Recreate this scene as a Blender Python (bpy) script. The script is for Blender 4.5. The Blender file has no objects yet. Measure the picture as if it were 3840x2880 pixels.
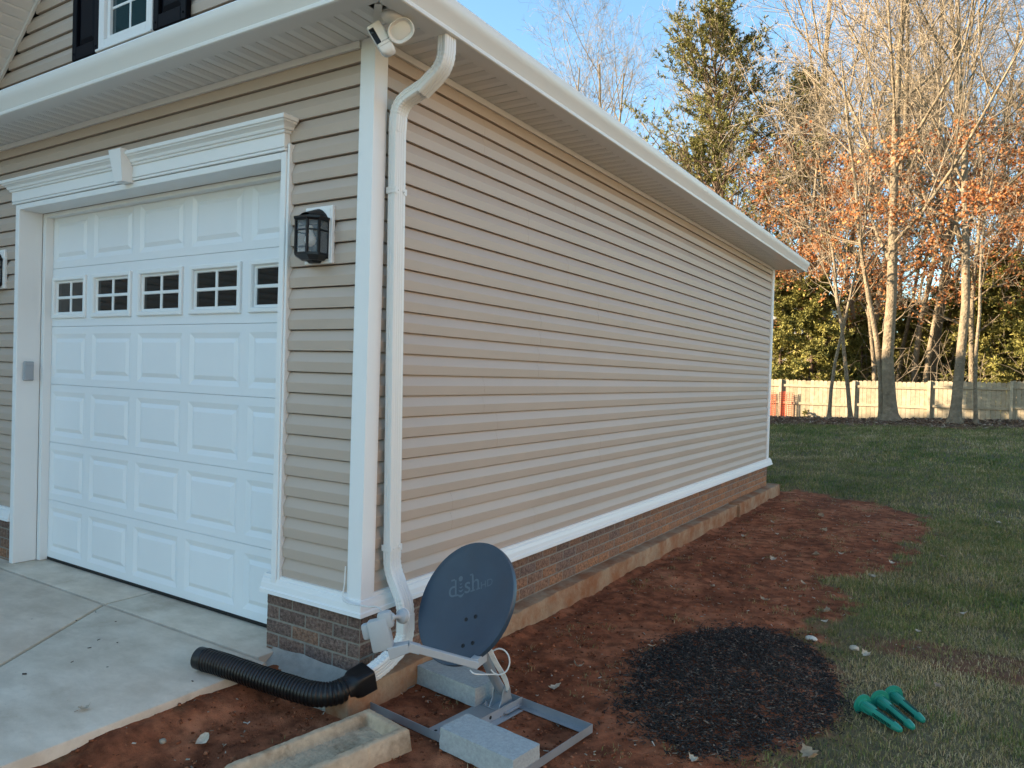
import bpy, bmesh, math, random
import numpy as np
from mathutils import Vector, Matrix, noise as mnoise
R = math.radians
scene = bpy.context.scene
COL = scene.collection

# ------------------------------------------------------------------ camera
cam_d = bpy.data.cameras.new('camera'); cam = bpy.data.objects.new('camera', cam_d); COL.objects.link(cam)
cam_d.sensor_fit = 'HORIZONTAL'; cam_d.sensor_width = 36.0; cam_d.lens = 25.905
cam_d.clip_start = 0.05; cam_d.clip_end = 2000
Rv = Vector((0.84491609, 0.53408903, 0.02942289)); Uv = Vector((-0.03235988, -0.00386804, 0.9994688)); Fv = Vector((-0.53391913, 0.84541939, -0.01401489))
M = Matrix.Identity(4)
for i in range(3):
    M[i][0] = Rv[i]; M[i][1] = Uv[i]; M[i][2] = -Fv[i]
M[0][3], M[1][3], M[2][3] = 2.62745, -2.77285, 1.57715
cam.matrix_world = M
scene.camera = cam

# ------------------------------------------------------------------ light
SUN_EL, SUN_AZ = R(15.5), R(237)           # azimuth clockwise from +Y
sd = Vector((math.sin(SUN_AZ)*math.cos(SUN_EL), math.cos(SUN_AZ)*math.cos(SUN_EL), math.sin(SUN_EL)))
w = bpy.data.worlds.new('World'); scene.world = w; w.use_nodes = True
nt = w.node_tree; bg = nt.nodes['Background']
sky = nt.nodes.new('ShaderNodeTexSky'); sky.sky_type = 'NISHITA'; sky.sun_disc = False
sky.sun_elevation = SUN_EL; sky.sun_rotation = SUN_AZ
sky.air_density = 1.0; sky.dust_density = 0.6; sky.ozone_density = 1.5
tint = nt.nodes.new('ShaderNodeMix'); tint.data_type = 'RGBA'; tint.blend_type = 'MULTIPLY'; tint.inputs[0].default_value = 1.0
tint.inputs[7].default_value = (0.87, 1.055, 1.08, 1); nt.links.new(sky.outputs[0], tint.inputs[6])
nt.links.new(tint.outputs[2], bg.inputs[0]); bg.inputs[1].default_value = 0.10
ld = bpy.data.lights.new('sun', 'SUN'); ld.energy = 5.0; ld.angle = R(0.6); ld.color = (1.0, 0.83, 0.61)
sun = bpy.data.objects.new('sun', ld); COL.objects.link(sun)
sun.rotation_euler = sd.to_track_quat('Z', 'Y').to_euler(); sun.location = (0, 0, 30)
scene.view_settings.view_transform = 'Standard'; scene.view_settings.look = 'None'
scene.view_settings.exposure = 2.02; scene.view_settings.gamma = 1.0
scene.cycles.max_bounces = 6; scene.cycles.diffuse_bounces = 4; scene.cycles.transparent_max_bounces = 12
try:
    scene.cycles.use_denoising = True
except Exception:
    pass

# ------------------------------------------------------------------ helpers
def tag(o, label=None, cat=None, group=None, kind=None):
    if label: o['label'] = label
    if cat: o['category'] = cat
    if group: o['group'] = group
    if kind: o['kind'] = kind
    return o

def thing(name, label, cat, loc=(0, 0, 0), group=None):
    o = bpy.data.objects.new(name, None); COL.objects.link(o); o.location = loc; o.empty_display_size = 0.1
    return tag(o, label, cat, group)

class MB:
    """collects geometry for ONE mesh object"""
    def __init__(self):
        self.v = []; self.f = []; self.t = []; self.m = []
    def add(self, verts, faces, tint=0.5, mi=0):
        n = len(self.v); self.v.extend(verts)
        for f in faces:
            self.f.append(tuple(i + n for i in f)); self.t.append(tint); self.m.append(mi)
    def quad(self, a, b, c, d, tint=0.5, mi=0): self.add([a, b, c, d], [(0, 1, 2, 3)], tint, mi)
    def box(self, lo, hi, tint=0.5, mi=0, tf=None):
        x0, y0, z0 = lo; x1, y1, z1 = hi
        vs = [(x0,y0,z0),(x1,y0,z0),(x1,y1,z0),(x0,y1,z0),(x0,y0,z1),(x1,y0,z1),(x1,y1,z1),(x0,y1,z1)]
        if tf: vs = [tf(p) for p in vs]
        self.add(vs, [(0,3,2,1),(4,5,6,7),(0,1,5,4),(1,2,6,5),(2,3,7,6),(3,0,4,7)], tint, mi)
    def bbox(self, lo, hi, bev=0.004, seg=1, tint=0.5, mi=0, tf=None):
        """bevelled box"""
        bm = bmesh.new(); bmesh.ops.create_cube(bm, size=1)
        for v in bm.verts:
            v.co = Vector([lo[i] + (v.co[i] + .5)*(hi[i]-lo[i]) for i in range(3)])
        bmesh.ops.bevel(bm, geom=bm.edges[:], offset=bev, segments=seg, affect='EDGES', profile=0.5)
        self.bm(bm, tint, mi, tf)
    def bm(self, bm, tint=0.5, mi=0, tf=None):
        bm.verts.ensure_lookup_table(); bm.verts.index_update()
        vs = [tuple(tf(v.co) if tf else v.co) for v in bm.verts]
        self.add(vs, [tuple(v.index for v in f.verts) for f in bm.faces], tint, mi); bm.free()
    def extrude(self, prof, A, B, tint=0.5, mi=0, caps=True, closed=True):
        """profile (list of 3d-mapping outputs): A(p), B(p) map profile points to the two ends"""
        n = len(prof); a = [tuple(A(p)) for p in prof]; b = [tuple(B(p)) for p in prof]
        fs = [(i, (i+1) % n, n+(i+1) % n, n+i) for i in range(n if closed else n-1)]
        if caps and closed: fs += [tuple(range(n))[::-1], tuple(range(n, 2*n))]
        self.add(a+b, fs, tint, mi)
    def tube(self, pts, rad, n=6, tint=0.5, mi=0, caps=True):
        pts = [Vector(p) for p in pts]; k = len(pts)
        if not hasattr(rad, '__len__'): rad = [rad]*k
        d = (pts[1]-pts[0]).normalized(); s = d.orthogonal().normalized(); base = len(self.v)
        for i, p in enumerate(pts):
            if i == 0: t = d
            elif i == k-1: t = (pts[i]-pts[i-1]).normalized()
            else: t = ((pts[i]-pts[i-1]).normalized()+(pts[i+1]-pts[i]).normalized()).normalized()
            s = (s - t*s.dot(t)).normalized(); u = t.cross(s)
            for j in range(n):
                a = 2*math.pi*j/n
                self.v.append(tuple(p + (s*math.cos(a)+u*math.sin(a))*rad[i]))
        for i in range(k-1):
            for j in range(n):
                self.f.append((base+i*n+j, base+i*n+(j+1) % n, base+(i+1)*n+(j+1) % n, base+(i+1)*n+j)); self.t.append(tint); self.m.append(mi)
        if caps:
            self.f.append(tuple(base+j for j in range(n))[::-1]); self.t.append(tint); self.m.append(mi)
            self.f.append(tuple(base+(k-1)*n+j for j in range(n))); self.t.append(tint); self.m.append(mi)
    def sweep(self, prof, pts, s0, scale=None, tint=0.5, mi=0):
        """closed 2d profile (a along s, b along t x s) swept along pts"""
        pts = [Vector(p) for p in pts]; k = len(pts); n = len(prof); s = Vector(s0).normalized(); base = len(self.v)
        for i, p in enumerate(pts):
            if i == 0: t = (pts[1]-pts[0]).normalized()
            elif i == k-1: t = (pts[i]-pts[i-1]).normalized()
            else: t = ((pts[i]-pts[i-1]).normalized()+(pts[i+1]-pts[i]).normalized()).normalized()
            s = (s - t*s.dot(t)).normalized(); u = t.cross(s); c = scale[i] if scale else 1
            for a, b in prof: self.v.append(tuple(p + s*a*c + u*b*c))
        for i in range(k-1):
            for j in range(n):
                self.f.append((base+i*n+j, base+i*n+(j+1) % n, base+(i+1)*n+(j+1) % n, base+(i+1)*n+j)); self.t.append(tint); self.m.append(mi)
        for rng in (tuple(base+j for j in range(n))[::-1], tuple(base+(k-1)*n+j for j in range(n))):
            self.f.append(rng); self.t.append(tint); self.m.append(mi)
    def lathe(self, prof, c=(0, 0, 0), ax=(0, 0, 1), n=24, tint=0.5, mi=0, sx=1.0):
        """prof: list of (r, h) along axis ax"""
        ax = Vector(ax).normalized(); s = ax.orthogonal().normalized(); u = ax.cross(s); c = Vector(c); base = len(self.v); k = len(prof)
        for r, h in prof:
            for j in range(n):
                a = 2*math.pi*j/n; self.v.append(tuple(c + ax*h + (s*math.cos(a)*sx+u*math.sin(a))*r))
        for i in range(k-1):
            for j in range(n):
                self.f.append((base+i*n+j, base+i*n+(j+1) % n, base+(i+1)*n+(j+1) % n, base+(i+1)*n+j)); self.t.append(tint); self.m.append(mi)
        for rng in (tuple(base+j for j in range(n))[::-1], tuple(base+(k-1)*n+j for j in range(n))):
            self.f.append(rng); self.t.append(tint); self.m.append(mi)
    def mesh(self, name, mats, smooth=None):
        me = bpy.data.meshes.new(name)
        me.from_pydata([tuple(p) for p in self.v], [], self.f)
        if not isinstance(mats, (list, tuple)): mats = [mats]
        for m in mats: me.materials.append(m)
        if len(mats) > 1: me.polygons.foreach_set('material_index', self.m)
        at = me.attributes.new('tint', 'FLOAT', 'FACE'); at.data.foreach_set('value', np.array(self.t, dtype=np.float32))
        if smooth is not None:
            me.polygons.foreach_set('use_smooth', [True]*len(me.polygons))
            if smooth < 180: me.set_sharp_from_angle(angle=R(smooth))
        me.update(); return me
    def build(self, name, mats, parent=None, smooth=None, loc=None):
        o = bpy.data.objects.new(name, self.mesh(name, mats, smooth)); COL.objects.link(o)
        if parent is not None:
            o.parent = parent
            if loc is None: o.location = -Vector(parent.matrix_basis.translation) if parent.type == 'EMPTY' else (0, 0, 0)
        if loc is not None: o.location = loc
        return o

def copy_tree(o, loc=None, rotz=None, scale=None, label=None):
    """a thing and copies of its parts (plain object copies)"""
    c = o.copy(); COL.objects.link(c)
    if loc is not None: c.location = loc
    if rotz is not None: c.rotation_euler = (0, 0, rotz)
    if scale is not None: c.scale = scale
    if label: c['label'] = label
    for ch in list(o.children):
        d = ch.copy(); COL.objects.link(d); d.parent = c
        for g in list(ch.children):
            e = g.copy(); COL.objects.link(e); e.parent = d
    return c

# ------------------------------------------------------------------ materials
def nodes(name):
    m = bpy.data.materials.new(name); m.use_nodes = True
    return m, m.node_tree.nodes, m.node_tree.links, m.node_tree.nodes['Principled BSDF']
def N(ns, t, **kw):
    n = ns.new(t)
    for k, v in kw.items():
        if k in n.inputs.keys(): n.inputs[k].default_value = v
        else: setattr(n, k, v)
    return n
def ramp(ns, stops):
    r = ns.new('ShaderNodeValToRGB'); e = r.color_ramp.elements
    while len(e) < len(stops): e.new(0.5)
    for i, (p, c) in enumerate(stops): e[i].position = p; e[i].color = (*c, 1)
    return r
def mul(c, k): return tuple(min(1, x*k) for x in c)
def mat(name, col, rough=0.5, spec=0.5, var=0.06, vs=3.0, bump=0.0, bs=40.0, bd=0.002, metal=0.0, dirt=None):
    m, ns, ls, p = nodes(name)
    tc = ns.new('ShaderNodeTexCoord')
    n1 = N(ns, 'ShaderNodeTexNoise', Scale=vs, Detail=6.0, Roughness=0.6); ls.new(tc.outputs['Object'], n1.inputs['Vector'])
    r = ramp(ns, [(0.3, mul(col, 1-var)), (0.7, mul(col, 1+var))]); ls.new(n1.outputs[0], r.inputs[0])
    out = r.outputs[0]
    if dirt:
        n3 = N(ns, 'ShaderNodeTexNoise', Scale=dirt[2], Detail=8.0, Roughness=0.65); ls.new(tc.outputs['Object'], n3.inputs['Vector'])
        r3 = ramp(ns, [(dirt[1], (0, 0, 0)), (min(1, dirt[1]+0.18), (1, 1, 1))]); ls.new(n3.outputs[0], r3.inputs[0])
        mx = N(ns, 'ShaderNodeMix', data_type='RGBA'); ls.new(r3.outputs[0], mx.inputs[0]); ls.new(out, mx.inputs[6]); mx.inputs[7].default_value = (*dirt[0], 1)
        out = mx.outputs[2]
    ls.new(out, p.inputs['Base Color'])
    rr = N(ns, 'ShaderNodeMapRange'); rr.inputs['To Min'].default_value = max(0.02, rough-0.06); rr.inputs['To Max'].default_value = rough+0.06
    ls.new(n1.outputs[0], rr.inputs[0]); ls.new(rr.outputs[0], p.inputs['Roughness'])
    p.inputs['Specular IOR Level'].default_value = spec; p.inputs['Metallic'].default_value = metal
    if bump:
        n2 = N(ns, 'ShaderNodeTexNoise', Scale=bs, Detail=5.0); ls.new(tc.outputs['Object'], n2.inputs['Vector'])
        b = N(ns, 'ShaderNodeBump', Strength=bump, Distance=bd); ls.new(n2.outputs[0], b.inputs['Height']); ls.new(b.outputs[0], p.inputs['Normal'])
    return m
def tintmat(name, stops, rough=0.7, spec=0.3, bump=0.0, bs=60.0, bd=0.002, vs=20.0, var=0.25, trans=0.0):
    """colour from the per-face 'tint' attribute through a ramp, times a noise"""
    m, ns, ls, p = nodes(name)
    at = ns.new('ShaderNodeAttribute'); at.attribute_name = 'tint'
    r = ramp(ns, stops); ls.new(at.outputs['Fac'], r.inputs[0])
    tc = ns.new('ShaderNodeTexCoord')
    n1 = N(ns, 'ShaderNodeTexNoise', Scale=vs, Detail=6.0, Roughness=0.65); ls.new(tc.outputs['Object'], n1.inputs['Vector'])
    r2 = ramp(ns, [(0.3, (1-var,)*3), (0.7, (1+var,)*3)]); ls.new(n1.outputs[0], r2.inputs[0])
    mx = N(ns, 'ShaderNodeMix', data_type='RGBA', blend_type='MULTIPLY'); mx.inputs[0].default_value = 1
    ls.new(r.outputs[0], mx.inputs[6]); ls.new(r2.outputs[0], mx.inputs[7])
    ls.new(mx.outputs[2], p.inputs['Base Color'])
    p.inputs['Roughness'].default_value = rough; p.inputs['Specular IOR Level'].default_value = spec
    if bump:
        n2 = N(ns, 'ShaderNodeTexNoise', Scale=bs, Detail=6.0); ls.new(tc.outputs['Object'], n2.inputs['Vector'])
        b = N(ns, 'ShaderNodeBump', Strength=bump, Distance=bd); ls.new(n2.outputs[0], b.inputs['Height']); ls.new(b.outputs[0], p.inputs['Normal'])
    if trans:
        tr = ns.new('ShaderNodeBsdfTranslucent'); ls.new(mx.outputs[2], tr.inputs['Color'])
        ms = ns.new('ShaderNodeMixShader'); ms.inputs[0].default_value = trans
        ls.new(p.outputs[0], ms.inputs[1]); ls.new(tr.outputs[0], ms.inputs[2])
        ls.new(ms.outputs[0], ns['Material Output'].inputs[0])
    return m

M_side = mat('beige_vinyl', (0.474, 0.379, 0.309), 0.45, 0.35, 0.035, 1.1, bump=0.35, bs=2.6, bd=0.007)
M_white = mat('white_vinyl', (0.78, 0.775, 0.76), 0.38, 0.4, 0.012, 2.0, bump=0.03, bs=3.0, bd=0.003)
M_door = mat('white_painted_steel', (0.76, 0.765, 0.77), 0.42, 0.4, 0.02, 1.5, bump=0.12, bs=350.0, bd=0.0006)
M_alu = mat('white_aluminium', (0.74, 0.725, 0.69), 0.36, 0.45, 0.015, 2.0, bump=0.03, bs=4.0, bd=0.003)
M_black = mat('black_paint', (0.006, 0.006, 0.008), 0.35, 0.4, 0.2, 6.0)
M_shut = mat('black_vinyl', (0.0025, 0.003, 0.006), 0.6, 0.10, 0.15, 5.0, bump=0.15, bs=90, bd=0.001)
M_rubber = mat('black_rubber', (0.012, 0.012, 0.012), 0.6, 0.3, 0.2, 10.0)
M_roof = mat('asphalt_shingle', (0.06, 0.058, 0.055), 0.9, 0.2, 0.3, 20.0, bump=0.6, bs=60, bd=0.01)
M_pipe = mat('black_plastic', (0.0055, 0.0055, 0.0065), 0.42, 0.4, 0.3, 14.0, bump=0.1, bs=80, bd=0.001, dirt=((0.025, 0.018, 0.013), 0.66, 9.0))
M_galv = mat('galvanised_steel', (0.36, 0.38, 0.40), 0.45, 0.5, 0.1, 8.0, bump=0.1, bs=120, bd=0.001, metal=0.55)
M_lnb = mat('grey_plastic', (0.40, 0.41, 0.415), 0.45, 0.4, 0.05, 12.0, dirt=((0.36, 0.35, 0.33), 0.60, 14.0))
M_dish = mat('slate_dish_paint', (0.032, 0.056, 0.085), 0.38, 0.5, 0.12, 6.0, bump=0.15, bs=220, bd=0.0008, dirt=((0.065, 0.085, 0.105), 0.60, 5.0))
M_logo = mat('pale_print', (0.095, 0.130, 0.160), 0.45, 0.4, 0.05, 20.0)
M_blk = mat('grey_concrete_block', (0.37, 0.385, 0.375), 0.9, 0.2, 0.16, 70.0, bump=1.0, bs=150, bd=0.004, dirt=((0.22, 0.225, 0.215), 0.63, 130.0))
M_foot = mat('footing_concrete', (0.34, 0.225, 0.14), 0.92, 0.15, 0.16, 7.0, bump=0.8, bs=45, bd=0.008, dirt=((0.27, 0.115, 0.055), 0.43, 3.2))
M_parge = mat('mortar_parging', (0.34, 0.31, 0.265), 0.92, 0.2, 0.18, 12.0, bump=0.8, bs=60, bd=0.006)
M_green = mat('green_plastic', (0.014, 0.225, 0.155), 0.4, 0.45, 0.15, 14.0, dirt=((0.16, 0.20, 0.14), 0.60, 18.0))
M_slot = mat('dark_green_slot', (0.001, 0.010, 0.007), 0.6, 0.3, 0.05)
M_cable = mat('white_cable', (0.70, 0.70, 0.68), 0.45, 0.4, 0.03)
M_grey = mat('grey_keypad', (0.33, 0.35, 0.37), 0.5, 0.4, 0.04)
M_mortar = mat('mortar', (0.245, 0.22, 0.185), 0.95, 0.1, 0.15, 20.0, bump=0.5, bs=90, bd=0.003)
M_brick = tintmat('brown_brick', [(0.0, (0.12, 0.080, 0.068)), (0.30, (0.165, 0.108, 0.088)), (0.5, (0.21, 0.120, 0.082)), (1.0, (0.33, 0.150, 0.073))], 0.92, 0.2, 1.0, 110.0, 0.008, 55.0, 0.60)
M_fence = tintmat('fence_wood', [(0.0, (0.30, 0.235, 0.15)), (1.0, (0.43, 0.35, 0.235))], 0.85, 0.2, 0.4, 30, 0.004, 7.0, 0.22)
M_bark = mat('grey_bark', (0.225, 0.172, 0.112), 0.9, 0.12, 0.35, 6.0, bump=1.0, bs=14, bd=0.06)
M_twig = mat('twig_bark', (0.255, 0.20, 0.14), 0.9, 0.1, 0.45, 1.6)
M_pbark = mat('pine_bark', (0.13, 0.085, 0.06), 0.95, 0.1, 0.3, 6.0, bump=0.9, bs=14, bd=0.04)
M_leaf = tintmat('dry_orange_leaves', [(0.0, (0.17, 0.050, 0.018)), (0.5, (0.40, 0.145, 0.045)), (1.0, (0.56, 0.28, 0.11))], 0.7, 0.2, vs=1.2, trans=0.25)
M_needle = tintmat('pine_needles', [(0.0, (0.060, 0.062, 0.016)), (0.5, (0.145, 0.135, 0.034)), (1.0, (0.24, 0.205, 0.058))], 0.7, 0.25, vs=0.7, var=0.35, trans=0.15)
M_cedar = tintmat('cedar_sprays', [(0.0, (0.085, 0.085, 0.022)), (0.5, (0.20, 0.18, 0.042)), (1.0, (0.35, 0.29, 0.085))], 0.7, 0.25, vs=0.9, var=0.35, trans=0.15)
M_grass = tintmat('grass_blades', [(0.0, (0.080, 0.128, 0.028)), (0.35, (0.180, 0.205, 0.050)), (0.56, (0.29, 0.245, 0.085)), (0.78, (0.42, 0.31, 0.15)), (1.0, (0.56, 0.43, 0.25))], 0.65, 0.25, vs=1.4, var=0.25, trans=0.2)
M_mulch = tintmat('black_mulch', [(0.0, (0.013, 0.010, 0.009)), (0.62, (0.044, 0.034, 0.029)), (0.84, (0.10, 0.075, 0.06)), (1.0, (0.28, 0.20, 0.14))], 0.8, 0.25, vs=30.0)
M_clod = tintmat('clay_clods', [(0.0, (0.10, 0.035, 0.018)), (0.6, (0.24, 0.080, 0.038)), (1.0, (0.36, 0.14, 0.07))], 0.95, 0.1, 0.6, 120, 0.003, 30.0, 0.3)
M_peb = tintmat('pale_debris', [(0.0, (0.16, 0.13, 0.10)), (0.5, (0.33, 0.27, 0.20)), (1.0, (0.58, 0.52, 0.44))], 0.8, 0.2, vs=40.0)
M_dleaf = tintmat('dead_leaf', [(0.0, (0.16, 0.085, 0.05)), (0.5, (0.34, 0.24, 0.15)), (1.0, (0.56, 0.47, 0.36))], 0.75, 0.25, vs=60.0, trans=0.1)
M_net = mat('orange_net', (0.75, 0.10, 0.03), 0.5, 0.4, 0.05)
M_bulb = mat('bulb_white', (0.75, 0.74, 0.70), 0.3, 0.5, 0.02)
M_nhouse = mat('pale_blue_siding', (0.50, 0.55, 0.60), 0.6, 0.3, 0.04)

def glass_dark(name, col, rough=0.03):
    m, ns, ls, p = nodes(name); p.inputs['Base Color'].default_value = (*col, 1); p.inputs['Roughness'].default_value = rough
    p.inputs['Specular IOR Level'].default_value = 0.5; return m
M_dglass = glass_dark('dark_window_glass', (0.006, 0.008, 0.008))
M_uglass = glass_dark('upper_window_glass', (0.02, 0.045, 0.05))
def lantern_glass():
    m, ns, ls, p = nodes('seeded_glass'); p.inputs['Base Color'].default_value = (0.34, 0.40, 0.44, 1); p.inputs['Roughness'].default_value = 0.12
    p.inputs['Alpha'].default_value = 0.30
    tc = ns.new('ShaderNodeTexCoord'); n2 = N(ns, 'ShaderNodeTexNoise', Scale=60.0, Detail=4.0); ls.new(tc.outputs['Object'], n2.inputs['Vector'])
    b = N(ns, 'ShaderNodeBump', Strength=0.4, Distance=0.003); ls.new(n2.outputs[0], b.inputs['Height']); ls.new(b.outputs[0], p.inputs['Normal'])
    return m
M_lglass = lantern_glass()

def speckle(m, col, scale, lo, hi, amt):
    ns, ls = m.node_tree.nodes, m.node_tree.links; p = ns['Principled BSDF']; src = p.inputs['Base Color'].links[0].from_socket
    tc = ns.new('ShaderNodeTexCoord'); mp = ns.new('ShaderNodeMapping'); mp.inputs['Rotation'].default_value = (.5, .6, .4); mp.inputs['Scale'].default_value = (1, 1, 2.2); ls.new(tc.outputs['Object'], mp.inputs[0])
    n = N(ns, 'ShaderNodeTexNoise', Scale=scale, Detail=5.0, Roughness=0.7); ls.new(mp.outputs[0], n.inputs['Vector'])
    r = ramp(ns, [(lo, (0, 0, 0)), (hi, (amt,)*3)]); ls.new(n.outputs[0], r.inputs[0])
    mx = N(ns, 'ShaderNodeMix', data_type='RGBA'); ls.new(r.outputs[0], mx.inputs[0]); ls.new(src, mx.inputs[6]); mx.inputs[7].default_value = (*col, 1); ls.new(mx.outputs[2], p.inputs['Base Color'])
speckle(M_brick, (0.36, 0.32, 0.28), 60.0, .54, .68, .38)
speckle(M_side, (0.36, 0.27, 0.19), 1.6, .56, .80, .22)

def soffit_mat(name, axis):
    """white vented vinyl soffit: rows of small dark slots inside every second panel strip"""
    m, ns, ls, p = nodes(name); tc = ns.new('ShaderNodeTexCoord'); sp = ns.new('ShaderNodeSeparateXYZ'); ls.new(tc.outputs['Object'], sp.inputs[0])
    u, v = (sp.outputs[0], sp.outputs[1]) if axis == 'x' else (sp.outputs[1], sp.outputs[0])
    def mth(op, a, b=None):
        n = ns.new('ShaderNodeMath'); n.operation = op
        for i, q in enumerate((a, b)):
            if q is None: continue
            if isinstance(q, (int, float)): n.inputs[i].default_value = q
            else: ls.new(q, n.inputs[i])
        return n.outputs[0]
    pitch = 0.113
    cell = mth('FRACT', mth('DIVIDE', u, pitch))
    inband = mth('MULTIPLY', mth('GREATER_THAN', cell, 0.22), mth('LESS_THAN', cell, 0.80))
    hu = mth('LESS_THAN', mth('FRACT', mth('DIVIDE', u, 0.0125)), 0.72)
    hv = mth('LESS_THAN', mth('FRACT', mth('DIVIDE', v, 0.0105)), 0.30)
    hole = mth('MULTIPLY', inband, mth('MULTIPLY', hu, hv))
    mx = N(ns, 'ShaderNodeMix', data_type='RGBA'); ls.new(hole, mx.inputs[0]); mx.inputs[6].default_value = (0.80, 0.785, 0.75, 1); mx.inputs[7].default_value = (0.26, 0.25, 0.24, 1)
    ls.new(mx.outputs[2], p.inputs['Base Color']); p.inputs['Roughness'].default_value = 0.4
    return m
M_sofx = soffit_mat('vented_soffit_front', 'x'); M_sofy = soffit_mat('vented_soffit_side', 'y')

def concrete_mat():
    m, ns, ls, p = nodes('driveway_concrete'); tc = ns.new('ShaderNodeTexCoord')
    a = N(ns, 'ShaderNodeTexNoise', Scale=2.2, Detail=8.0, Roughness=0.6); ls.new(tc.outputs['Object'], a.inputs['Vector'])
    r = ramp(ns, [(0.30, (0.58, 0.485, 0.375)), (0.55, (0.66, 0.56, 0.445)), (0.75, (0.72, 0.62, 0.50))]); ls.new(a.outputs[0], r.inputs[0])
    mp = ns.new('ShaderNodeMapping'); mp.inputs['Scale'].default_value = (1.0, 1.8, 1.8); mp.inputs['Rotation'].default_value = (0, 0, R(12)); ls.new(tc.outputs['Object'], mp.inputs[0])
    st = N(ns, 'ShaderNodeTexNoise', Scale=3.0, Detail=9.0, Roughness=0.7); ls.new(mp.outputs[0], st.inputs['Vector'])
    rs = ramp(ns, [(0.40, (0.86, 0.84, 0.82)), (0.62, (1.03, 1.03, 1.03))]); ls.new(st.outputs[0], rs.inputs[0])
    mx = N(ns, 'ShaderNodeMix', data_type='RGBA', blend_type='MULTIPLY'); mx.inputs[0].default_value = 1; ls.new(r.outputs[0], mx.inputs[6]); ls.new(rs.outputs[0], mx.inputs[7])
    d = N(ns, 'ShaderNodeTexNoise', Scale=1.3, Detail=9.0, Roughness=0.72); ls.new(tc.outputs['Object'], d.inputs['Vector'])
    rd = ramp(ns, [(0.53, (0, 0, 0)), (0.70, (0.7, 0.7, 0.7))]); ls.new(d.outputs[0], rd.inputs[0])
    m2 = N(ns, 'ShaderNodeMix', data_type='RGBA'); ls.new(rd.outputs[0], m2.inputs[0]); ls.new(mx.outputs[2], m2.inputs[6]); m2.inputs[7].default_value = (0.36, 0.27, 0.19, 1)
    ls.new(m2.outputs[2], p.inputs['Base Color']); p.inputs['Roughness'].default_value = 0.85; p.inputs['Specular IOR Level'].default_value = 0.25
    f = N(ns, 'ShaderNodeTexNoise', Scale=130.0, Detail=4.0); ls.new(tc.outputs['Object'], f.inputs['Vector'])
    b = N(ns, 'ShaderNodeBump', Strength=0.35, Distance=0.003); ls.new(f.outputs[0], b.inputs['Height']); ls.new(b.outputs[0], p.inputs['Normal'])
    return m
M_conc = concrete_mat(); speckle(M_conc, (0.25, 0.21, 0.17), 38.0, .66, .74, .5)

def ground_mat():
    m, ns, ls, p = nodes('clay_and_turf'); tc = ns.new('ShaderNodeTexCoord')
    def nz(s, d=8.0, rgh=0.62):
        n = N(ns, 'ShaderNodeTexNoise', Scale=s, Detail=d, Roughness=rgh); ls.new(tc.outputs['Object'], n.inputs['Vector']); return n.outputs[0]
    r1 = ramp(ns, [(0.28, (0.15, 0.050, 0.025)), (0.50, (0.30, 0.102, 0.048)), (0.72, (0.48, 0.195, 0.10))]); ls.new(nz(1.7), r1.inputs[0])
    r2 = ramp(ns, [(0.36, (0.50, 0.47, 0.46)), (0.62, (1.25, 1.2, 1.18))]); ls.new(nz(9.0), r2.inputs[0])
    mx = N(ns, 'ShaderNodeMix', data_type='RGBA', blend_type='MULTIPLY'); mx.inputs[0].default_value = 1; ls.new(r1.outputs[0], mx.inputs[6]); ls.new(r2.outputs[0], mx.inputs[7])
    g1 = ramp(ns, [(0.3, (0.10, 0.085, 0.045)), (0.7, (0.20, 0.16, 0.09))]); ls.new(nz(9.0), g1.inputs[0])
    at = ns.new('ShaderNodeAttribute'); at.attribute_name = 'turf'
    m2 = N(ns, 'ShaderNodeMix', data_type='RGBA'); ls.new(at.outputs['Fac'], m2.inputs[0]); ls.new(mx.outputs[2], m2.inputs[6]); ls.new(g1.outputs[0], m2.inputs[7])
    a2 = ns.new('ShaderNodeAttribute'); a2.attribute_name = 'litter'
    l1 = ramp(ns, [(0.35, (0.09, 0.05, 0.032)), (0.65, (0.20, 0.12, 0.075))]); ls.new(nz(14.0), l1.inputs[0])
    m3 = N(ns, 'ShaderNodeMix', data_type='RGBA'); ls.new(a2.outputs['Fac'], m3.inputs[0]); ls.new(m2.outputs[2], m3.inputs[6]); ls.new(l1.outputs[0], m3.inputs[7])
    ls.new(m3.outputs[2], p.inputs['Base Color']); p.inputs['Roughness'].default_value = 0.95; p.inputs['Specular IOR Level'].default_value = 0.12
    add = N(ns, 'ShaderNodeMath', operation='ADD'); ls.new(nz(45.0), add.inputs[0]); ls.new(nz(170.0, 3.0), add.inputs[1])
    b = N(ns, 'ShaderNodeBump', Strength=0.9, Distance=0.012); ls.new(add.outputs[0], b.inputs['Height']); ls.new(b.outputs[0], p.inputs['Normal'])
    return m
M_ground = ground_mat()

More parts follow.
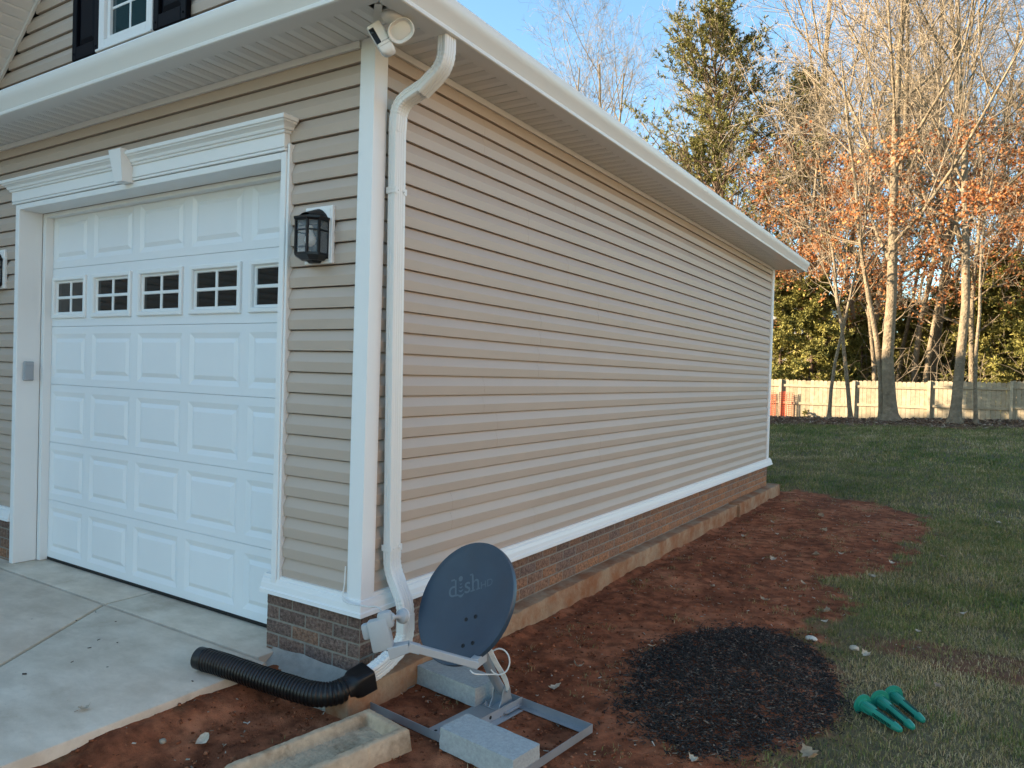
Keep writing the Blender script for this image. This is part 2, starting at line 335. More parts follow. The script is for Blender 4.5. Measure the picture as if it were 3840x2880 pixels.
# ------------------------------------------------------------------ terrain
SOIL = [(-0.6,-6.0),(-0.6,-1.0),(-0.6,9.0),(0.0,9.1),(0.25,9.45),(1.15,9.3),(2.05,8.45),(2.22,7.1),(2.15,6.2),(2.1,5.3),(1.61,4.0),(1.82,3.5),(1.78,2.9),(1.8,2.3),(1.97,2.04),(2.04,1.76),(1.95,1.1),(1.80,0.6),(1.75,0.1),(1.6,-1.0),(1.5,-6.0)]
MULCH = [(1.29,2.33),(1.06,1.93),(0.98,1.5),(1.06,1.07),(1.20,0.74),(1.36,0.57),(1.55,0.51),(1.72,0.60),(1.86,0.80),(1.99,1.05),(2.04,1.26),(2.03,1.52),(1.97,1.75),(1.86,2.05),(1.68,2.3),(1.48,2.40)]
def poly_sd(x, y, P):
    """signed distance to polygon, numpy arrays (negative inside)"""
    d = np.full(x.shape, 1e9); ins = np.zeros(x.shape, bool)
    for i in range(len(P)):
        ax, ay = P[i]; bx, by = P[(i+1) % len(P)]
        ex, ey = bx-ax, by-ay; wx, wy = x-ax, y-ay
        t = np.clip((wx*ex+wy*ey)/(ex*ex+ey*ey), 0, 1)
        d = np.minimum(d, np.hypot(wx-ex*t, wy-ey*t))
        c = ((ay <= y) & (by > y)) | ((by <= y) & (ay > y))
        with np.errstate(divide='ignore', invalid='ignore'):
            xi = ax+(y-ay)*ex/(ey if ey != 0 else 1e-9)
        ins ^= c & (x < xi)
    return np.where(ins, -d, d)
_rs = np.random.RandomState(7)
_waves = [(_rs.uniform(0, 6.28), _rs.uniform(0, 6.28), a) for a in np.linspace(0, 6.28, 9)]
def wav(x, y, f):
    s = 0
    for i, (p, q, a) in enumerate(_waves):
        k = f*(0.6+0.22*i); s = s+np.sin(k*(x*math.cos(a)+y*math.sin(a))+p+1.3*np.sin(0.7*k*(x*math.sin(a*1.7)-y*math.cos(a*1.7))+q))
    return s/5.0
def gz_np(x, y):
    ramp_ = np.clip((y-9.5)/12.0, 0, 1); ramp_ = ramp_*ramp_*(3-2*ramp_)*0.35+ramp_*0.65
    z = -0.125+0.47*ramp_*(1+0.09*np.clip(x, -6, 8))
    z = z+0.16*np.exp(-((y-23.0)/1.1)**2)-0.10*np.clip((y-24.5)/2.0, 0, 1)
    z = z+0.104*np.exp(-((x+0.52)/0.15)**2)*(y < 0.6)*(.75+.35*wav(0*x, y, 5.0))              # heaped a little along the slab edge
    z = z-0.030*np.exp(-((x-0.16)/0.14)**2)*np.clip((y-0.6)/1.0, 0, 1)*(y < 9)+0.03*np.exp(-((x-0.13)/0.05)**2)*np.clip(wav(0*x, y, 6.0), 0, 1)*(y > .8)*(y < 9)
    z = z+0.012*wav(x, y, 2.5)*np.clip((y+3)/6.0, 0.6, 2)
    return z
def smooth01(a): a = np.clip(a, 0, 1); return a*a*(3-2*a)
def turf_np(x, y):
    sd_ = poly_sd(x, y, SOIL)+0.16*wav(x, y, 5.0)+0.12*wav(x+5, y, 14.0)
    t = smooth01(sd_/0.22+0.5)
    t = t*(1-smooth01((y-21.0+0.25*wav(x, y, 2.2))/0.5))
    sdm = poly_sd(x, y, MULCH)
    t = t*smooth01((sdm-0.02)/0.06+0.04*wav(x, y, 20))
    e = np.hypot((x-2.62-0.05)/0.62, (y-2.62)/0.26)+0.16*wav(x, y, 7.0)   # bare tan strip at the right
    t = t*(.25+.75*smooth01((e-0.80)/0.45))
    return t
def axis(segs):
    out = []
    for a, b, st in segs: out += list(np.arange(a, b, st))
    return np.array(out)
xs = axis([(-400,-60,60),(-60,-12,4),(-12,-0.8,0.6),(-0.8,2.8,0.022),(2.8,6,0.1),(6,16,0.5),(16,60,5),(60,401,60)])
ys = axis([(-400,-60,60),(-60,-8,4),(-8,-1.6,0.3),(-1.6,3.2,0.022),(3.2,10,0.06),(10,26,0.2),(26,60,2),(60,401,60)])
X, Y = np.meshgrid(xs, ys); Z = gz_np(X, Y)
near = smooth01((6-np.hypot(X-1, Y-1))/4)
Z = Z+near*(0.007*wav(X, Y, 18.0)+0.004*wav(X+3, Y-2, 45.0)+0.0025*wav(X-7, Y+2, 100.0))*(1-0.6*turf_np(X, Y))
sdm = poly_sd(X, Y, MULCH); Z = Z+0.035*smooth01(-sdm/0.30)
Z = np.where((X < -0.60) & (Y < 9.0), np.minimum(Z, -0.14), Z)        # below slab and house
nx, ny = len(xs), len(ys)
me = bpy.data.meshes.new('ground'); idx = np.arange(nx*ny).reshape(ny, nx)
faces = np.stack([idx[:-1, :-1], idx[:-1, 1:], idx[1:, 1:], idx[1:, :-1]], -1).reshape(-1, 4)
me.vertices.add(nx*ny); me.vertices.foreach_set('co', np.stack([X, Y, Z], -1).astype(np.float32).ravel())
me.loops.add(faces.size); me.polygons.add(len(faces))
me.loops.foreach_set('vertex_index', faces.ravel().astype(np.int32)); me.polygons.foreach_set('loop_start', np.arange(0, faces.size, 4, dtype=np.int32))
me.polygons.foreach_set('use_smooth', np.ones(len(faces), bool))
me.update(calc_edges=True); me.validate()
a = me.attributes.new('turf', 'FLOAT', 'POINT'); a.data.foreach_set('value', turf_np(X, Y).astype(np.float32).ravel())
lit = smooth01((Y-20.9)/0.6)*(Y > 15)+.75*smooth01(1.5-np.hypot((X-2.67)/0.62, (Y-2.62)/0.26))*(Y < 4)
a = me.attributes.new('litter', 'FLOAT', 'POINT'); a.data.foreach_set('value', lit.astype(np.float32).ravel())
me.materials.append(M_ground)
ground = bpy.data.objects.new('ground', me); COL.objects.link(ground); tag(ground, kind='structure')
def gz(x, y): return float(gz_np(np.array([x*1.0]), np.array([y*1.0]))[0])

# driveway slabs, 8 mm joints between them
def slab(mb, poly, z1=0.0, z0=-0.13, inset=0.004, bev=0.012):
    bm = bmesh.new(); vs = [bm.verts.new((x, y, z0)) for x, y in poly]; f = bm.faces.new(vs)
    g = bmesh.ops.extrude_face_region(bm, geom=[f]); up = [e for e in g['geom'] if isinstance(e, bmesh.types.BMVert)]
    for v in up: v.co.z = z1
    bm.faces.ensure_lookup_table(); top = [fc for fc in bm.faces if all(v in up for v in fc.verts)]
    es = [e for e in top[0].edges]
    bmesh.ops.bevel(bm, geom=es, offset=bev, segments=2, affect='EDGES', profile=0.5)
    bmesh.ops.recalc_face_normals(bm, faces=bm.faces[:]); mb.bm(bm)
d = MB(); g_ = 0.008
slab(d, [(-5.2,-.13+g_),(-2.13-g_,-.13+g_),(-2.13-g_,0.30),(-5.2,0.30)], bev=.010)
slab(d, [(-2.13+g_,-.13+g_),(-0.62,-.13+g_),(-0.62,0.30),(-2.13+g_,0.30)], bev=.010)
slab(d, [(-9,-.13-g_),(-2.140,-.13-g_),(-0.545,-2.53),(-0.52,-2.6),(-0.52,-8),(-9,-8)], bev=.011)
slab(d, [(-2.118,-.13-g_),(-0.535,-.13-g_),(-0.52,-0.2),(-0.52,-2.55)], bev=.014)
d.box((-5.1,-7.9,-.12),(-.66,.29,-.045))
drive = d.build('driveway', M_conc, smooth=30); tag(drive, kind='structure')

# ------------------------------------------------------------------ house
house = thing('house', 'beige vinyl sided garage wing with brick base and white gutters', 'house')
E_ = 0.1143; Z0 = 3.156                                  # siding exposure and one siding butt height
PROF = [(-.030, 0.0), (0.0, 0.0), (.0004, .003), (.0058, .052), (.0048, .056), (-.0175, .1078), (-.036, .1082)]
def courses(mb, P, zlo, zhi, ufun, seams=None, out=0.0):
    """Dutch lap courses between zlo and zhi; ufun(z)->list of (u0,u1); seams: dict course->[u]"""
    k0 = math.floor((zlo-Z0)/E_ - 1e-6); k1 = math.ceil((zhi-Z0)/E_)
    for k in range(k0, k1):
        zb = Z0+k*E_; a, b = max(zb, zlo), min(zb+E_, zhi)
        if b-a < 0.004: continue
        pr = [(o, min(max(zb+h, a), b)) for o, h in PROF]
        for (u0, u1) in ufun((a+b)/2, a, b):
            if u1-u0 < 0.01: continue
            cuts = [u0]+sorted(s for s in (seams or {}).get(k//2, []) if u0+.1 < s < u1-.1)+[u1]
            for i in range(len(cuts)-1):
                o2 = out+(0.0009 if i % 2 else 0)
                A = [P(cuts[i], o+o2, z) for o, z in pr]; B = [P(cuts[i+1]+(0.0 if i % 2 == 0 else 0.02), o+o2, z) for o, z in pr]
                n = len(pr); mb.add(A+B, [(j, j+1, n+j+1, n+j) for j in range(n-1)])
                if i > 0: mb.add(A, [tuple(range(n))])
PF = lambda u, o, z: (u, -o, z)          # front wall: u = x
PS = lambda u, o, z: (o, u, z)           # side wall: u = y
XL = -4.26; CX = -2.13; LY = 8.60
rng = random.Random(3)
w1 = MB()
courses(w1, PF, 0.41, 3.25, lambda z, a, b: [(XL, 0)] if z > 2.86 else [(XL, -3.60), (-0.655, 0)])
w1.build('front_wall', M_side, house)
w2 = MB()
seams = {}
for k in range(-14, 2):
    s0 = rng.uniform(0.6, 3.0); seams[k] = [s0, s0+rng.choice([2.4, 3.66, 3.0])]
courses(w2, PS, 0.41, 3.25, lambda z, a, b: [(0, LY)], seams)
w2.build('side_wall', M_side, house)
rake = lambda z: (5.28-z)/0.82           # half width of the gable at height z
w3 = MB()
def gable(z, a, b):
    h = rake(a)-0.0
    if h < 0.02: return []
    l, r = CX-h, CX+h
    if 3.70 < z < 4.72: return [(l, -2.50), (-1.90, r)]
    return [(l, r)]
courses(w3, PF, 3.42, 5.28, gable)
w3.build('gable_wall', M_side, house)
# backing (walls' cores, rear wall, left wall) as one plain block wall
core = MB()
core.box((XL+.02, .06, .0), (-3.62, LY-.05, 3.3)); core.box((-.64, .06, .0), (-.032, LY-.05, 3.3)); core.box((-3.62, .45, .0), (-.64, LY-.05, 3.3)); core.box((-3.62,.26,2.75),(-.64,.45,3.3))
core.extrude([(-2.13-2.1, 3.3), (-2.13+2.1, 3.3), (-2.13, 5.1)], lambda p: (p[0], .035, p[1]), lambda p: (p[0], LY-.03, p[1]))
core.build('wall_core', M_side, house)

# corner posts
def post(x0, x1, y0, y1, sx, sy, z0, z1):
    """L shaped corner post; sx, sy = outward signs"""
    mb = MB()
    o = .017; wv = .088; lp = .0095
    X_, Y_ = x1 if sx > 0 else x0, y0 if sy < 0 else y1
    pts = [(X_-sx*wv, Y_-sy*.03), (X_-sx*wv, Y_+sy*lp), (X_-sx*(wv-.02), Y_+sy*lp), (X_-sx*(wv-.022), Y_+sy*o), (X_+sx*o, Y_+sy*o), (X_+sx*o, Y_-sy*(wv-.022)), (X_+sx*lp, Y_-sy*(wv-.02)), (X_+sx*lp, Y_-sy*wv), (X_-sx*.03, Y_-sy*wv), (X_-sx*.03, Y_-sy*.03)]
    mb.extrude(pts, lambda p: (p[0], p[1], z0), lambda p: (p[0], p[1], z1))
    return mb
post(0, 0, 0, 0, 1, -1, .385, 3.253).build('corner_post', M_white, house)
post(0, 0, LY, LY, 1, 1, .40, 3.253).build('corner_post', M_white, house)
# J channel under the soffit
j = MB()
j.box((XL, -.020, 3.218), (-.092, -.0, 3.2535)); j.box((-.0, .092, 3.218), (.020, LY-.02, 3.2535))
j.build('frieze_channel', M_white, house)

# water table trim: profile (out, z)
WT = [(-.02, .420), (.015, .420), (.017, .402), (.025, .399), (.029, .384), (.033, .374), (.037, .347), (.044, .342), (.046, .322), (.028, .320), (-.02, .330)]
wt = MB()
wt.extrude(WT, lambda p: (-.722, -p[0], p[1]), lambda p: (p[0], -p[0], p[1]), caps=True)
wt.extrude(WT, lambda p: (p[0], -p[0], p[1]), lambda p: (p[0], LY+p[0]+.12, p[1]), caps=True)
wt.extrude(WT, lambda p: (-5.0, -p[0], p[1]), lambda p: (-3.66, -p[0], p[1]))
wt.build('water_table', M_white, house)

# brick base, every brick a small bevelled box in ONE mesh, running bond
bk = MB(); mo = MB(); rngb = random.Random(11)
BL, BH, MJ = .2085, .0775, .0095
def brick_run(P, u0, u1, zt, rows, dv, red):
    for r in range(rows):
        zt_r = zt-r*BH; off = (r % 2)*BL/2
        u = u0-BL+off
        while u < u1-.001:
            a, b = max(u, u0)+.0, min(u+BL-MJ, u1)
            if b-a > .02:
                o = rngb.uniform(-.0015, .0015); t = min(1, max(0, red(a)+.11*r+rngb.uniform(-.20, .20)))
                bm = bmesh.new(); bmesh.ops.create_cube(bm, size=1)
                for v in bm.verts:
                    v.co = Vector((a+(v.co.x+.5)*(b-a)+rngb.uniform(-.0012, .0012), -.03+(v.co.y+.5)*(.03+dv+o), zt_r-BH+MJ+(v.co.z+.5)*(BH-MJ)+rngb.uniform(-.001, .001)))
                bmesh.ops.bevel(bm, geom=bm.edges[:], offset=.0035, segments=2, affect='EDGES', profile=.5)
                bk.bm(bm, t, 0, lambda c: P(c.x, c.y, c.z))
            u += BL
brick_run(PF, -.705, -.003, .318, 5, .003, lambda u: .10)
brick_run(PS, .003, LY-.003, .318, 5, .003, lambda u: min(.62, .18+.085*u))
bk.build('brick_base', M_brick, house, smooth=40)
bk = MB(); brick_run(PF, -4.9, -3.665, .318, 5, .003, lambda u: .3); bk.build('brick_base', M_brick, house, smooth=40)
mo.box((-.703, -.0005, -.10), (-.03, .05, .3185)); mo.box((-.05, .001, -.10), (.0006, LY-.004, .3185)); mo.box((-4.9, -.0005, -.1), (-3.67, .05, .3185))
mo.build('mortar_bed', M_mortar, house)

# concrete footing ledge, rough
def rough_box(lo, hi, step, amp, seed, top_slope=0.0):
    bm = bmesh.new(); nx_ = max(2, int((hi[0]-lo[0])/step)); ny_ = max(2, int((hi[1]-lo[1])/step)); nz_ = max(2, int((hi[2]-lo[2])/step))
    bmesh.ops.create_cube(bm, size=1)
    for ax, n_ in ((0, nx_), (1, ny_), (2, nz_)):
        for i in range(1, n_):
            co = [0, 0, 0]; no = [0, 0, 0]; co[ax] = -.5+i/n_; no[ax] = 1
            bmesh.ops.bisect_plane(bm, geom=bm.verts[:]+bm.edges[:]+bm.faces[:], plane_co=co, plane_no=no)
    for v in bm.verts:
        v.co = Vector([lo[i]+(v.co[i]+.5)*(hi[i]-lo[i]) for i in range(3)])
        q = v.co*9+Vector((seed, 0, 0)); q2 = v.co*30+Vector((0, seed, 0))
        v.co += Vector((mnoise.noise(q)+.5*mnoise.noise(q2), mnoise.noise(q+Vector((9, 3, 1)))+.5*mnoise.noise(q2+Vector((3, 1, 7))), mnoise.noise(q+Vector((2, 7, 4)))*.6+.3*mnoise.noise(q2)))*amp
    bmesh.ops.bevel(bm, geom=[e for e in bm.edges if e.calc_face_angle(0) > 1.0], offset=.007, segments=2, affect='EDGES', profile=.5)
    bmesh.ops.recalc_face_normals(bm, faces=bm.faces[:])
    return bm
ft = MB()
ft.bm(rough_box((-.04, -.185, -.30), (.118, 6.60, .008), .07, .012, 3.0))
ft.bm(rough_box((-.04, 6.62, -.30), (.14, LY+.26, .020), .07, .010, 8.0))
ft.box((.100, 6.585, -.30), (.155, 6.62, -.005), 0.5)
ft.build('footing', M_foot, house, smooth=50)
fl = MB()
fl.bm(rough_box((-.640, -.165, -.30), (.08, .04, -.055), .06, .010, 5.0))
pf = [(0.0, .018), (-.028, -.012), (-.075, -.040), (-.11, -.050), (-.11, -.07), (0.0, -.07)]
for i in range(22):
    u0, u1 = -.645+i*.03, -.645+(i+1)*.03
    def jit(u): return .010*mnoise.noise((u*14, .3, 0)), .014*mnoise.noise((u*11, 4.3, 0))
    (d0, e0), (d1, e1) = jit(u0), jit(u1)
    fl.extrude(pf, lambda p: (u0, p[0]-.002+(d0 if p[0] < -.05 else 0), p[1]+e0*(p[1] > -.06)), lambda p: (u1, p[0]-.002+(d1 if p[0] < -.05 else 0), p[1]+e1*(p[1] > -.06)), caps=(i in (0, 21)))
fl.build('parged_ledge', M_parge, house, smooth=50)

# soffits: strips with grooves, flat return strips, diagonal joint
def soffit(mb, P, u0, u1, v0f, v1f, z, pitch=.113):
    n = int((u1-u0)/pitch)
    for i in range(n+1):
        a = u0+i*pitch; b = min(a+pitch, u1)
        if b-a < .01: continue
        g = .010
        for (ua, ub, za, zb) in ((a, a+g*.5, z, z+.010), (a+g*.5, a+g, z+.010, z), (a+g, b, z, z)):
            ub = min(ub, b)
            mb.quad(P(ua, v0f(ua), za), P(ub, v0f(ub), zb), P(ub, v1f(ub), zb), P(ua, v1f(ua), za))
    return mb
SO = .265
s1 = soffit(MB(), PF, -4.55, .20, lambda u: max(0.0, u), lambda u: SO, 3.255); s1.build('front_soffit', M_sofx, house)
s2 = soffit(MB(), PS, -.20, LY-.02, lambda u: max(0.0, -u), lambda u: SO, 3.255); s2.build('side_soffit', M_sofy, house)
sr = MB()
sr.box((SO, -SO, 3.2525), (.285, LY+.14, 3.40)); sr.box((-4.8, -.285, 3.2525), (SO, -SO, 3.40)); sr.box((0, LY-.02, 3.2535), (SO, LY+.14, 3.40))
diag = [(-.018, 0), (.018, 0)]
sr.add([(.0, -.026, 3.2515), (.026, .0, 3.2515), (.265, -.239, 3.2515), (.239, -.265, 3.2515), (.0, -.026, 3.258), (.026, .0, 3.258), (.265, -.239, 3.258), (.239, -.265, 3.258)], [(0, 1, 2, 3), (4, 5, 6, 7), (0, 1, 5, 4), (1, 2, 6, 5), (2, 3, 7, 6), (3, 0, 4, 7)])
sr.build('fascia', M_alu, house)

# K-style gutter with a mitred corner: profile (out from wall, z)
GP = [(.288, 3.372), (.288, 3.243), (.294, 3.238), (.382, 3.238), (.389, 3.242), (.391, 3.256), (.388, 3.261), (.392, 3.268), (.400, 3.286), (.416, 3.312), (.428, 3.332), (.432, 3.350), (.434, 3.372), (.431, 3.379), (.424, 3.379), (.421, 3.370), (.424, 3.352), (.384, 3.250), (.297, 3.248), (.294, 3.372)]
gu = MB()
def gpath(pts):
    """pts: functions mapping profile point to 3d at successive stations"""
    for A, B in zip(pts[:-1], pts[1:]): gu.extrude(GP, A, B, caps=False)
gpath([lambda p: (-4.75, -p[0], p[1]), lambda p: (p[0], -p[0], p[1]), lambda p: (p[0], LY+.40, p[1])])
gu.add([(p[0], LY+.40, p[1]) for p in [(.288, 3.372), (.288, 3.243), (.294, 3.238), (.382, 3.238), (.389, 3.242), (.391, 3.256), (.392, 3.268), (.400, 3.286), (.416, 3.312), (.428, 3.332), (.434, 3.372)]], [tuple(range(11))])
gu.build('gutter', M_alu, house, smooth=25)

# roofs
rf = MB()
def rz(x): return 5.40-.82*abs(x-CX)
for sgn in (-1, 1):
    x1 = CX+sgn*2.50
    for (a, b) in ((CX, x1),):
        rf.add([(a, -.30, rz(a)+.0), (b, -.30, rz(b)), (b, LY+.30, rz(b)), (a, LY+.30, rz(a)), (a, -.30, rz(a)+.03), (b, -.30, rz(b)+.03), (b, LY+.30, rz(b)+.03), (a, LY+.30, rz(a)+.03)], [(0, 1, 2, 3), (4, 5, 6, 7), (0, 1, 5, 4), (1, 2, 6, 5), (2, 3, 7, 6)])
rf.add([(-4.7, -.40, 3.385), (.36, -.40, 3.385), (.10, -.0, 3.56), (-4.4, 0, 3.56)], [(0, 1, 2, 3)])
rf.build('roof', M_roof, house)
# rake soffits and their fascia boards on the front gable
rk = MB(); rk2 = MB()
for sgn in (-1, 1):
    L_ = 2.50; n = 36
    for i in range(n):
        x0, x1 = CX+sgn*L_*i/n, CX+sgn*L_*(i+1)/n
        g = .12*(x1-x0)
        for xa, xb, da, db in ((x0, x0+g, 0, .006), (x0+g, x0+2*g, .006, 0), (x0+2*g, x1, 0, 0)):
            rk.quad((xa, -.0, rz(xa)-.05+da), (xb, -.0, rz(xb)-.05+db), (xb, -.27, rz(xb)-.05+db), (xa, -.27, rz(xa)-.05+da))
    A, B = CX, CX+sgn*L_
    rk2.add([(A, -.27, rz(A)+.03), (B, -.27, rz(B)+.03), (B, -.27, rz(B)-.10), (A, -.27, rz(A)-.10), (A, -.29, rz(A)+.03), (B, -.29, rz(B)+.03), (B, -.29, rz(B)-.10), (A, -.29, rz(A)-.10)], [(0, 1, 2, 3), (4, 5, 6, 7), (0, 1, 5, 4), (2, 3, 7, 6), (0, 3, 7, 4), (1, 2, 6, 5)])
    rk2.add([(A, -.0, rz(A)-.052), (B, -.0, rz(B)-.052), (B, -.0, rz(B)-.090), (A, -.0, rz(A)-.090), (A, -.018, rz(A)-.052), (B, -.018, rz(B)-.052), (B, -.018, rz(B)-.090), (A, -.018, rz(A)-.090)], [(0, 1, 2, 3), (4, 5, 6, 7), (0, 1, 5, 4), (2, 3, 7, 6), (0, 3, 7, 4), (1, 2, 6, 5)])
rk.build('rake_soffit', M_white, house); rk2.build('rake_fascia', M_white, house)

# upper window, shutters
uw = MB()
wx0, wx1, wz0, wz1 = -2.510, -1.885, 3.700, 4.70
fr = .065
for lo, hi in (((wx0, -.045, wz0), (wx0+fr, .03, wz1)), ((wx1-fr, -.045, wz0), (wx1, .03, wz1)), ((wx0+fr, -.045, wz0), (wx1-fr, .03, wz0+.055)), ((wx0+fr, -.045, wz1-fr), (wx1-fr, .03, wz1))):
    uw.bbox(lo, hi, .004)
uw.bbox((wx0-.01, -.06, wz0-.022), (wx1+.01, .0, wz0-.002), .004)
for lo, hi in (((wx0+fr, -.022, wz0+.055), (wx0+fr+.035, .02, wz1-fr)), ((wx1-fr-.035, -.022, wz0+.055), (wx1-fr, .02, wz1-fr)), ((wx0+fr+.035, -.022, wz0+.055), (wx1-fr-.035, .02, wz0+.085)), ((wx0+fr+.035, -.022, 4.17), (wx1-fr-.035, .02, 4.21))):
    uw.bbox(lo, hi, .003)
mxw = (wx0+wx1)/2
for lo, hi in (((mxw-.009, -.006, wz0+.085), (mxw+.009, .012, wz1-fr)), ((wx0+fr+.035, -.0055, 3.965), (wx1-fr-.035, .012, 3.983)), ((wx0+fr+.035, -.0055, 4.40), (wx1-fr-.035, .012, 4.418))):
    uw.bbox(lo, hi, .002)
win = uw.build('window', M_white, house)
pn = MB(); pn.box((wx0+fr, -.002, wz0+.05), (wx1-fr, .006, wz1-fr)); pn.build('pane', M_uglass, win)
for (a, b) in ((-2.856, -2.516), (-1.877, -1.532)):
    sh = MB(); z0, z1 = 3.690, 4.75
    st = .055
    for lo, hi in (((a, -.042, z0), (a+st, -.004, z1)), ((b-st, -.042, z0), (b, -.004, z1)), ((a+st, -.042, z0), (b-st, -.004, z0+.09)), ((a+st, -.042, z0+.50), (b-st, -.004, z0+.57)), ((a+st, -.042, z1-.09), (b-st, -.004, z1))):
        sh.bbox(lo, hi, .004)
    for (za, zb) in ((z0+.09, z0+.50), (z0+.57, z1-.09)):
        A = [(a+st, -.016, za), (b-st, -.016, za), (b-st, -.016, zb), (a+st, -.016, zb)]
        k = .045; B = [(a+st+k, -.032, za+k), (b-st-k, -.032, za+k), (b-st-k, -.032, zb-k), (a+st+k, -.032, zb-k)]
        sh.add(A+B, [(0, 1, 5, 4), (1, 2, 6, 5), (2, 3, 7, 6), (3, 0, 4, 7), (4, 5, 6, 7)])
    for zz in (z0+.045, z0+.535):
        for xx in (a+.028, b-.028): sh.lathe([(.007, 0), (.007, .004), (.003, .006)], (xx, -.042, zz), (0, -1, 0), 8)
    sh.build('shutter', M_shut, house)

# garage door surround
sur = MB()
DX0, DX1, DH = -3.600, -.651, 2.718
sur.bbox((DX0-.055, -.030, 0.002), (DX0, .14, DH+.04), .003)             # left casing and reveal
sur.bbox((DX1, -.030, .335), (DX1+.042, .14, DH+.04), .003); sur.bbox((DX1, .006, 0.002), (DX1+.042, .14, .3345), .003)
sur.bbox((DX0+.0005, -.030, DH), (DX1-.0005, .14, DH+.040), .003)
sur.bbox((DX1+.0425, -.022, .40), (DX1+.060, .02, 2.80), .003)           # J channel beside the right casing
sur.bbox((DX0-.072, -.022, .43), (DX0-.0555, .02, 2.75), .003)
sur.bbox((DX0+.0005, .1405, .003), (DX0+.046, .20, DH-.001), .002)       # stop moulding
sur.bbox((DX1-.046, .1405, .003), (DX1-.0005, .20, DH-.001), .002)
sur.bbox((DX0+.0465, .1405, DH-.03), (DX1-.0465, .20, DH-.001), .002)
sur.build('door_casing', M_white, house)
hd = MB()
hx0, hx1 = DX0-.095, DX1+.040
hd.bbox((hx0, -.040, DH+.043), (hx1, .01, DH+.060), .003)
hd.bbox((hx0+.001, -.043, DH+.0615), (hx1-.001, .01, 2.862), .003)
# crown moulding: profile (out, z) with mitred returns
CP = [(.043, 2.855), (.052, 2.855), (.056, 2.862), (.054, 2.868), (.064, 2.872), (.068, 2.878), (.070, 2.886), (.082, 2.899), (.092, 2.904), (.094, 2.910), (.103, 2.914), (.105, 2.922), (.105, 2.934), (.100, 2.938), (.0, 2.942), (.0, 2.855)]
hd.extrude(CP, lambda p: (hx0-p[0]+.043, -p[0], p[1]), lambda p: (hx1+p[0]-.043, -p[0], p[1]), caps=False)
hd.extrude(CP, lambda p: (hx1+p[0]-.043, -p[0], p[1]), lambda p: (hx1+p[0]-.043, .0, p[1]), caps=False)
hd.extrude(CP, lambda p: (hx0-p[0]+.043, -p[0], p[1]), lambda p: (hx0-p[0]+.043, .0, p[1]), caps=False)
hd.build('door_header', M_white, house, smooth=25)
ks = MB()
ks.add([(-2.165, -.105, 2.748), (-2.075, -.105, 2.748), (-2.050, -.135, 2.948), (-2.190, -.135, 2.948), (-2.165, -.02, 2.748), (-2.075, -.02, 2.748), (-2.050, -.0, 2.948), (-2.190, -.0, 2.948)], [(0, 1, 2, 3), (4, 7, 6, 5), (0, 4, 5, 1), (1, 5, 6, 2), (2, 6, 7, 3), (3, 7, 4, 0)])
ks.build('keystone', M_white, house)

